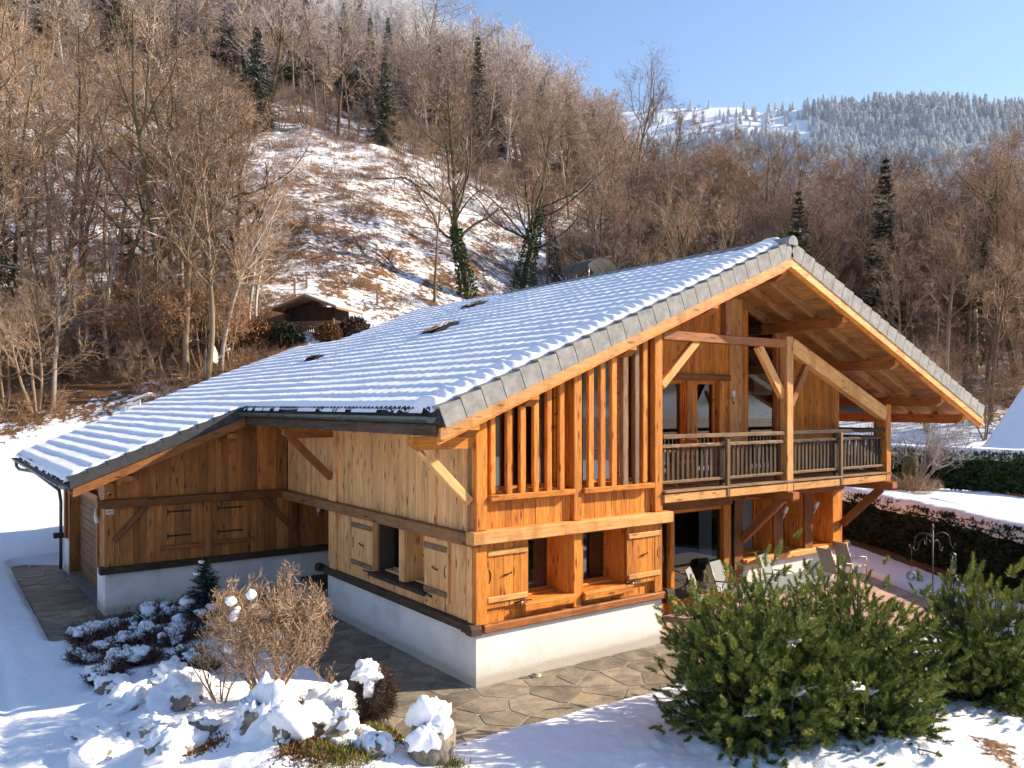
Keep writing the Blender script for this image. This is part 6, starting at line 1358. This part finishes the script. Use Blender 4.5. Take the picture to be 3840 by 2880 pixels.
# ------------------------------------------------------------ masses of vegetation as geometry-node instances
def scatter_gn(name, P, scl, rot, idx, meshes, label, cat_):
    col = bpy.data.collections.new(name + '_models')
    for i, ml in enumerate(meshes):
        o = bpy.data.objects.new('%s_model_%02d' % (name, i), ml); col.objects.link(o)
    me = bpy.data.meshes.new(name); me.vertices.add(len(P)); me.vertices.foreach_set('co', np.asarray(P, np.float32).ravel())
    for nm, ty, arr in (('scl', 'FLOAT', scl), ('rot', 'FLOAT', rot), ('idx', 'INT', idx)):
        a = me.attributes.new(nm, ty, 'POINT'); a.data.foreach_set('value', np.asarray(arr, np.float32 if ty == 'FLOAT' else np.int32))
    o = obj(name, me); g = bpy.data.node_groups.new(name, 'GeometryNodeTree'); g.interface.new_socket(name='Geometry', in_out='INPUT', socket_type='NodeSocketGeometry'); g.interface.new_socket(name='Geometry', in_out='OUTPUT', socket_type='NodeSocketGeometry')
    N = g.nodes; L = g.links; gi = N.new('NodeGroupInput'); go = N.new('NodeGroupOutput'); ci = N.new('GeometryNodeCollectionInfo'); ci.inputs['Collection'].default_value = col; ci.inputs['Separate Children'].default_value = True; ci.inputs['Reset Children'].default_value = True
    ip = N.new('GeometryNodeInstanceOnPoints'); ip.inputs['Pick Instance'].default_value = True
    def att(nm, ty): a = N.new('GeometryNodeInputNamedAttribute'); a.data_type = ty; a.inputs['Name'].default_value = nm; return a.outputs[0]
    cx = N.new('ShaderNodeCombineXYZ'); L.new(att('rot', 'FLOAT'), cx.inputs[2]); L.new(gi.outputs[0], ip.inputs['Points']); L.new(ci.outputs[0], ip.inputs['Instance']); L.new(att('idx', 'INT'), ip.inputs['Instance Index']); L.new(cx.outputs[0], ip.inputs['Rotation']); L.new(att('scl', 'FLOAT'), ip.inputs['Scale']); L.new(ip.outputs[0], go.inputs[0])
    m = o.modifiers.new('scatter', 'NODES'); m.node_group = g; return tag(o, label, cat_, kind='stuff')
def ring(n, phi, rr, keep=None, seed=0):
    r = np.random.RandomState(seed); a = np.radians(r.uniform(phi[0], phi[1], n)); R__ = np.sqrt(r.uniform(rr[0] ** 2, rr[1] ** 2, n)); X = CAM[0] + R__ * (np.cos(a) * FWD[0] + np.sin(a) * RGT[0]); Y = CAM[1] + R__ * (np.cos(a) * FWD[1] + np.sin(a) * RGT[1])
    k = np.ones(n, bool) if keep is None else keep(np.degrees(a), R__, r, X, Y); X, Y = X[k], Y[k]; return np.column_stack([X, Y, ground_h(X, Y)]), r
def merged(k):     # trunk and crown as one two-material mesh for distant instances
    a, b = k['trunk'], k['crown']; A = []; F = []; MI = []
    for mi, me in enumerate((a, b)):
        co = np.empty(len(me.vertices) * 3, np.float32); me.vertices.foreach_get('co', co); ix = np.empty(len(me.loops), np.int32); me.loops.foreach_get('vertex_index', ix); F.append(ix.reshape(-1, 4) + sum(len(x) for x in A)); A.append(co.reshape(-1, 3)); MI.append(np.full(len(me.polygons), mi, np.int32))
    m = mesh('far_tree', np.concatenate(A), np.concatenate(F), a.materials[0]); m.materials.append(b.materials[0]); m.polygons.foreach_set('material_index', np.concatenate(MI)); return m
FAR = [merged(make_tree(1300 + i, h_, kd, 1.5)) for i, (kd, h_) in enumerate((('slender', 15), ('slender', 14), ('slender', 16), ('fan', 18), ('fan', 17), ('birch', 13), ('slender', 13), ('birch', 14)))]
P, r = ring(1150, (-35, 13), (120, 275), lambda ph, R__, r, X, Y: R__ < np.interp(ph, PH, RC_) + 12, 1); P2_, _ = ring(200, (9, 36), (68, 100), None, 2); P = np.concatenate([P, P2_]); n = len(P)
idx = r.randint(0, 8, n); fir = (r.uniform(0, 1, n) < .09) & (polar(P[:, 0], P[:, 1])[1] < 7) | (polar(P[:, 0], P[:, 1])[1] < 7) & ((fbm(P[:, 0] / 28, P[:, 1] / 28, 97) > .10) & (r.uniform(0, 1, n) < .6)); idx[fir] = 8 + r.randint(0, 3, fir.sum())
scatter_gn('hillside_wood', P, np.where(fir, r.uniform(.7, 1.3, n), r.uniform(.75, 1.25, n)) * np.interp(polar(P[:, 0], P[:, 1])[1], [2, 9], [1, .68]), r.uniform(0, 6.28, n), idx, FAR + FIRS, 'frosty wood covering the upper hillside', 'wood')
def scrub(seed, n, h, spread, w):
    r = np.random.RandomState(seed); a = r.uniform(0, 6.28, n); q = np.sqrt(r.uniform(0, 1, n)); st = np.column_stack([q * spread * np.cos(a), q * spread * np.sin(a), np.full(n, -.1)]); d = unit(np.column_stack([q * np.cos(a) * .7, q * np.sin(a) * .7, np.ones(n)]) + .35 * r.normal(size=(n, 3))); L = h * r.uniform(.4, 1, n)
    pa = [quads(st, d, unit(np.cross(d, rdir(r, n))), L, np.full(n, w))]; m = n * 6; k = r.randint(0, n, m); dd = unit(d[k] + .75 * r.normal(size=(m, 3))); pa.append(quads(st[k] + d[k] * (L[k] * r.uniform(.25, 1, m))[:, None], dd, unit(np.cross(dd, rdir(r, m))), h * r.uniform(.12, .38, m), np.full(m, w * .6))); A, F = cat(pa); return mesh('scrub', A, F, SCRUB)
SCRUB = treemat('scrub_twigs', [(.2, (.11, .062, .038)), (.5, (.23, .135, .08)), (.8, (.36, .22, .13))], False)
def shrunk(k, s):
    m = merged(k); m.transform(Matrix.Scale(s, 4)); return m
SC = [scrub(1, 40, .8, .5, .012), scrub(2, 60, 1.2, .8, .012), shrunk(KINDS['multi'][0], .22), scrub(4, 60, .5, .7, .012), shrunk(KINDS['multi'][1], .28)]
def clump(ph, R__, r, X, Y): return (fbm(X / 7, Y / 7, 91) + .35 * r.normal(size=len(X)) * .6) > .02
P, r = ring(3000, (-34, 8), (39, 112), clump, 3); rad, ph = polar(P[:, 0], P[:, 1]); P = P[~((np.abs(ph + 13.5) < 4.5) & (rad < 50))]; n = len(P)
P3, _ = ring(70, (-33, -17), (41, 52), None, 4); P4, _ = ring(260, (4, 34), (50, 90), None, 5); P5, _ = ring(420, (-34, 10), (96, 130), None, 6)
A = np.concatenate([P, P3, P4, P5]); idx = np.concatenate([r.choice([0, 1, 3, 3, 0], n), r.choice([0, 1, 2, 4], len(P3)), r.choice([1, 2, 4, 4], len(P4)), r.choice([0, 1, 2, 4], len(P5))])
scatter_gn('hillside_scrub', A, r.uniform(.6, 1.4, len(A)) * np.where(np.arange(len(A)) < n, 1.0, 1.25), r.uniform(0, 6.28, len(A)), idx, SC, 'brown leafless scrub and brambles over the snowy slope', 'scrub')
# distant frosted spruces on the mountain
FROST = leafmat('frosted_spruce', [(.2, (.50, .53, .58)), (.5, (.78, .81, .86)), (.8, (.92, .94, .97))])
FSP = [mesh('frosted', *conifer_vf(24, 4.6, 16, 8, 970 + i, .3, 4, 2.2, 1.5, .04), FROST) for i in range(3)]
X, Y, Z, U, RR = MTN; r = np.random.RandomState(8); m = (RR > 700) & (RR < 1752) & (U > 2380) & (U < 4300); ii = np.nonzero(m.ravel())[0]; wgt = RR.ravel()[ii] / 1750; k = r.choice(ii, 12500, p=wgt / wgt.sum()); P = np.column_stack([X.ravel()[k] + r.uniform(-5, 5, len(k)), Y.ravel()[k] + r.uniform(-5, 5, len(k)), Z.ravel()[k] - 1])
top = RR.ravel()[k] > 1620; bare = top & (r.uniform(0, 1, len(k)) < .96 * sstep(3050, 2880, U.ravel()[k] + 420 * fbm(P[:, 0] / 120, P[:, 1] / 120, 96))); gl = fbm(P[:, 0] / 190, P[:, 1] / 190, 95) > .17; P = P[~bare & ~(gl & (r.uniform(0, 1, len(k)) < .85))]; n = len(P)
scatter_gn('mountain_wood', P, r.uniform(.6, 1.15, n), r.uniform(0, 6.28, n), r.randint(0, 3, n), FSP, 'frost white spruce wood on the distant mountain', 'wood')
# fence posts above the hut, low snowy evergreens beside it
for i, (u, v) in enumerate(((1105, 1105), (1150, 1085), (1270, 1120), (1415, 1150))):
    x, y, z, D = hit(u, v); tag(beam('fence_post', (x, y, z - .2), (x, y, z + .9), .1, .1, W_GREY, None, (0, 1, 0)), 'grey wooden fence post standing in the snow behind the hut', 'post', 'fence posts behind the hut')
for i, (u, v, s, lb) in enumerate(((1075, 1290, .9, 'dark round evergreen bush below the left side of the hut'), (1230, 1275, .7, 'low snow dusted bush in front of the hut railing'), (1330, 1265, .9, 'brown rounded bush right of the hut'), (960, 1290, 1.1, 'reddish twiggy bush left of the hut'))):
    x, y, z, D = hit(u, v); o = twigball('garden_bush', (x, y, z + s * .35), s * .9, s * .7, 2600, (HEDGE, BROWNL, HEATH, BROWNL)[i], 60 + i, .05, .22); tag(o, lb, 'bush')

# ------------------------------------------------------------ air
hm = bpy.data.materials.new('haze'); hm.use_nodes = True; n = hm.node_tree.nodes; n.remove(n['Principled BSDF']); pv_ = n.new('ShaderNodeVolumePrincipled'); pv_.inputs['Color'].default_value = (.80, .88, 1, 1); pv_.inputs['Density'].default_value = .00006; pv_.inputs['Anisotropy'].default_value = .15
hm.node_tree.links.new(pv_.outputs[0], n['Material Output'].inputs['Volume']); hm.cycles.homogeneous_volume = True
tag(obj('haze', mesh('haze', *boxvf((-4400, -4400, -90), (4400, 4400, 820)), hm)), 'thin cold air over the whole valley', 'haze', kind='stuff')
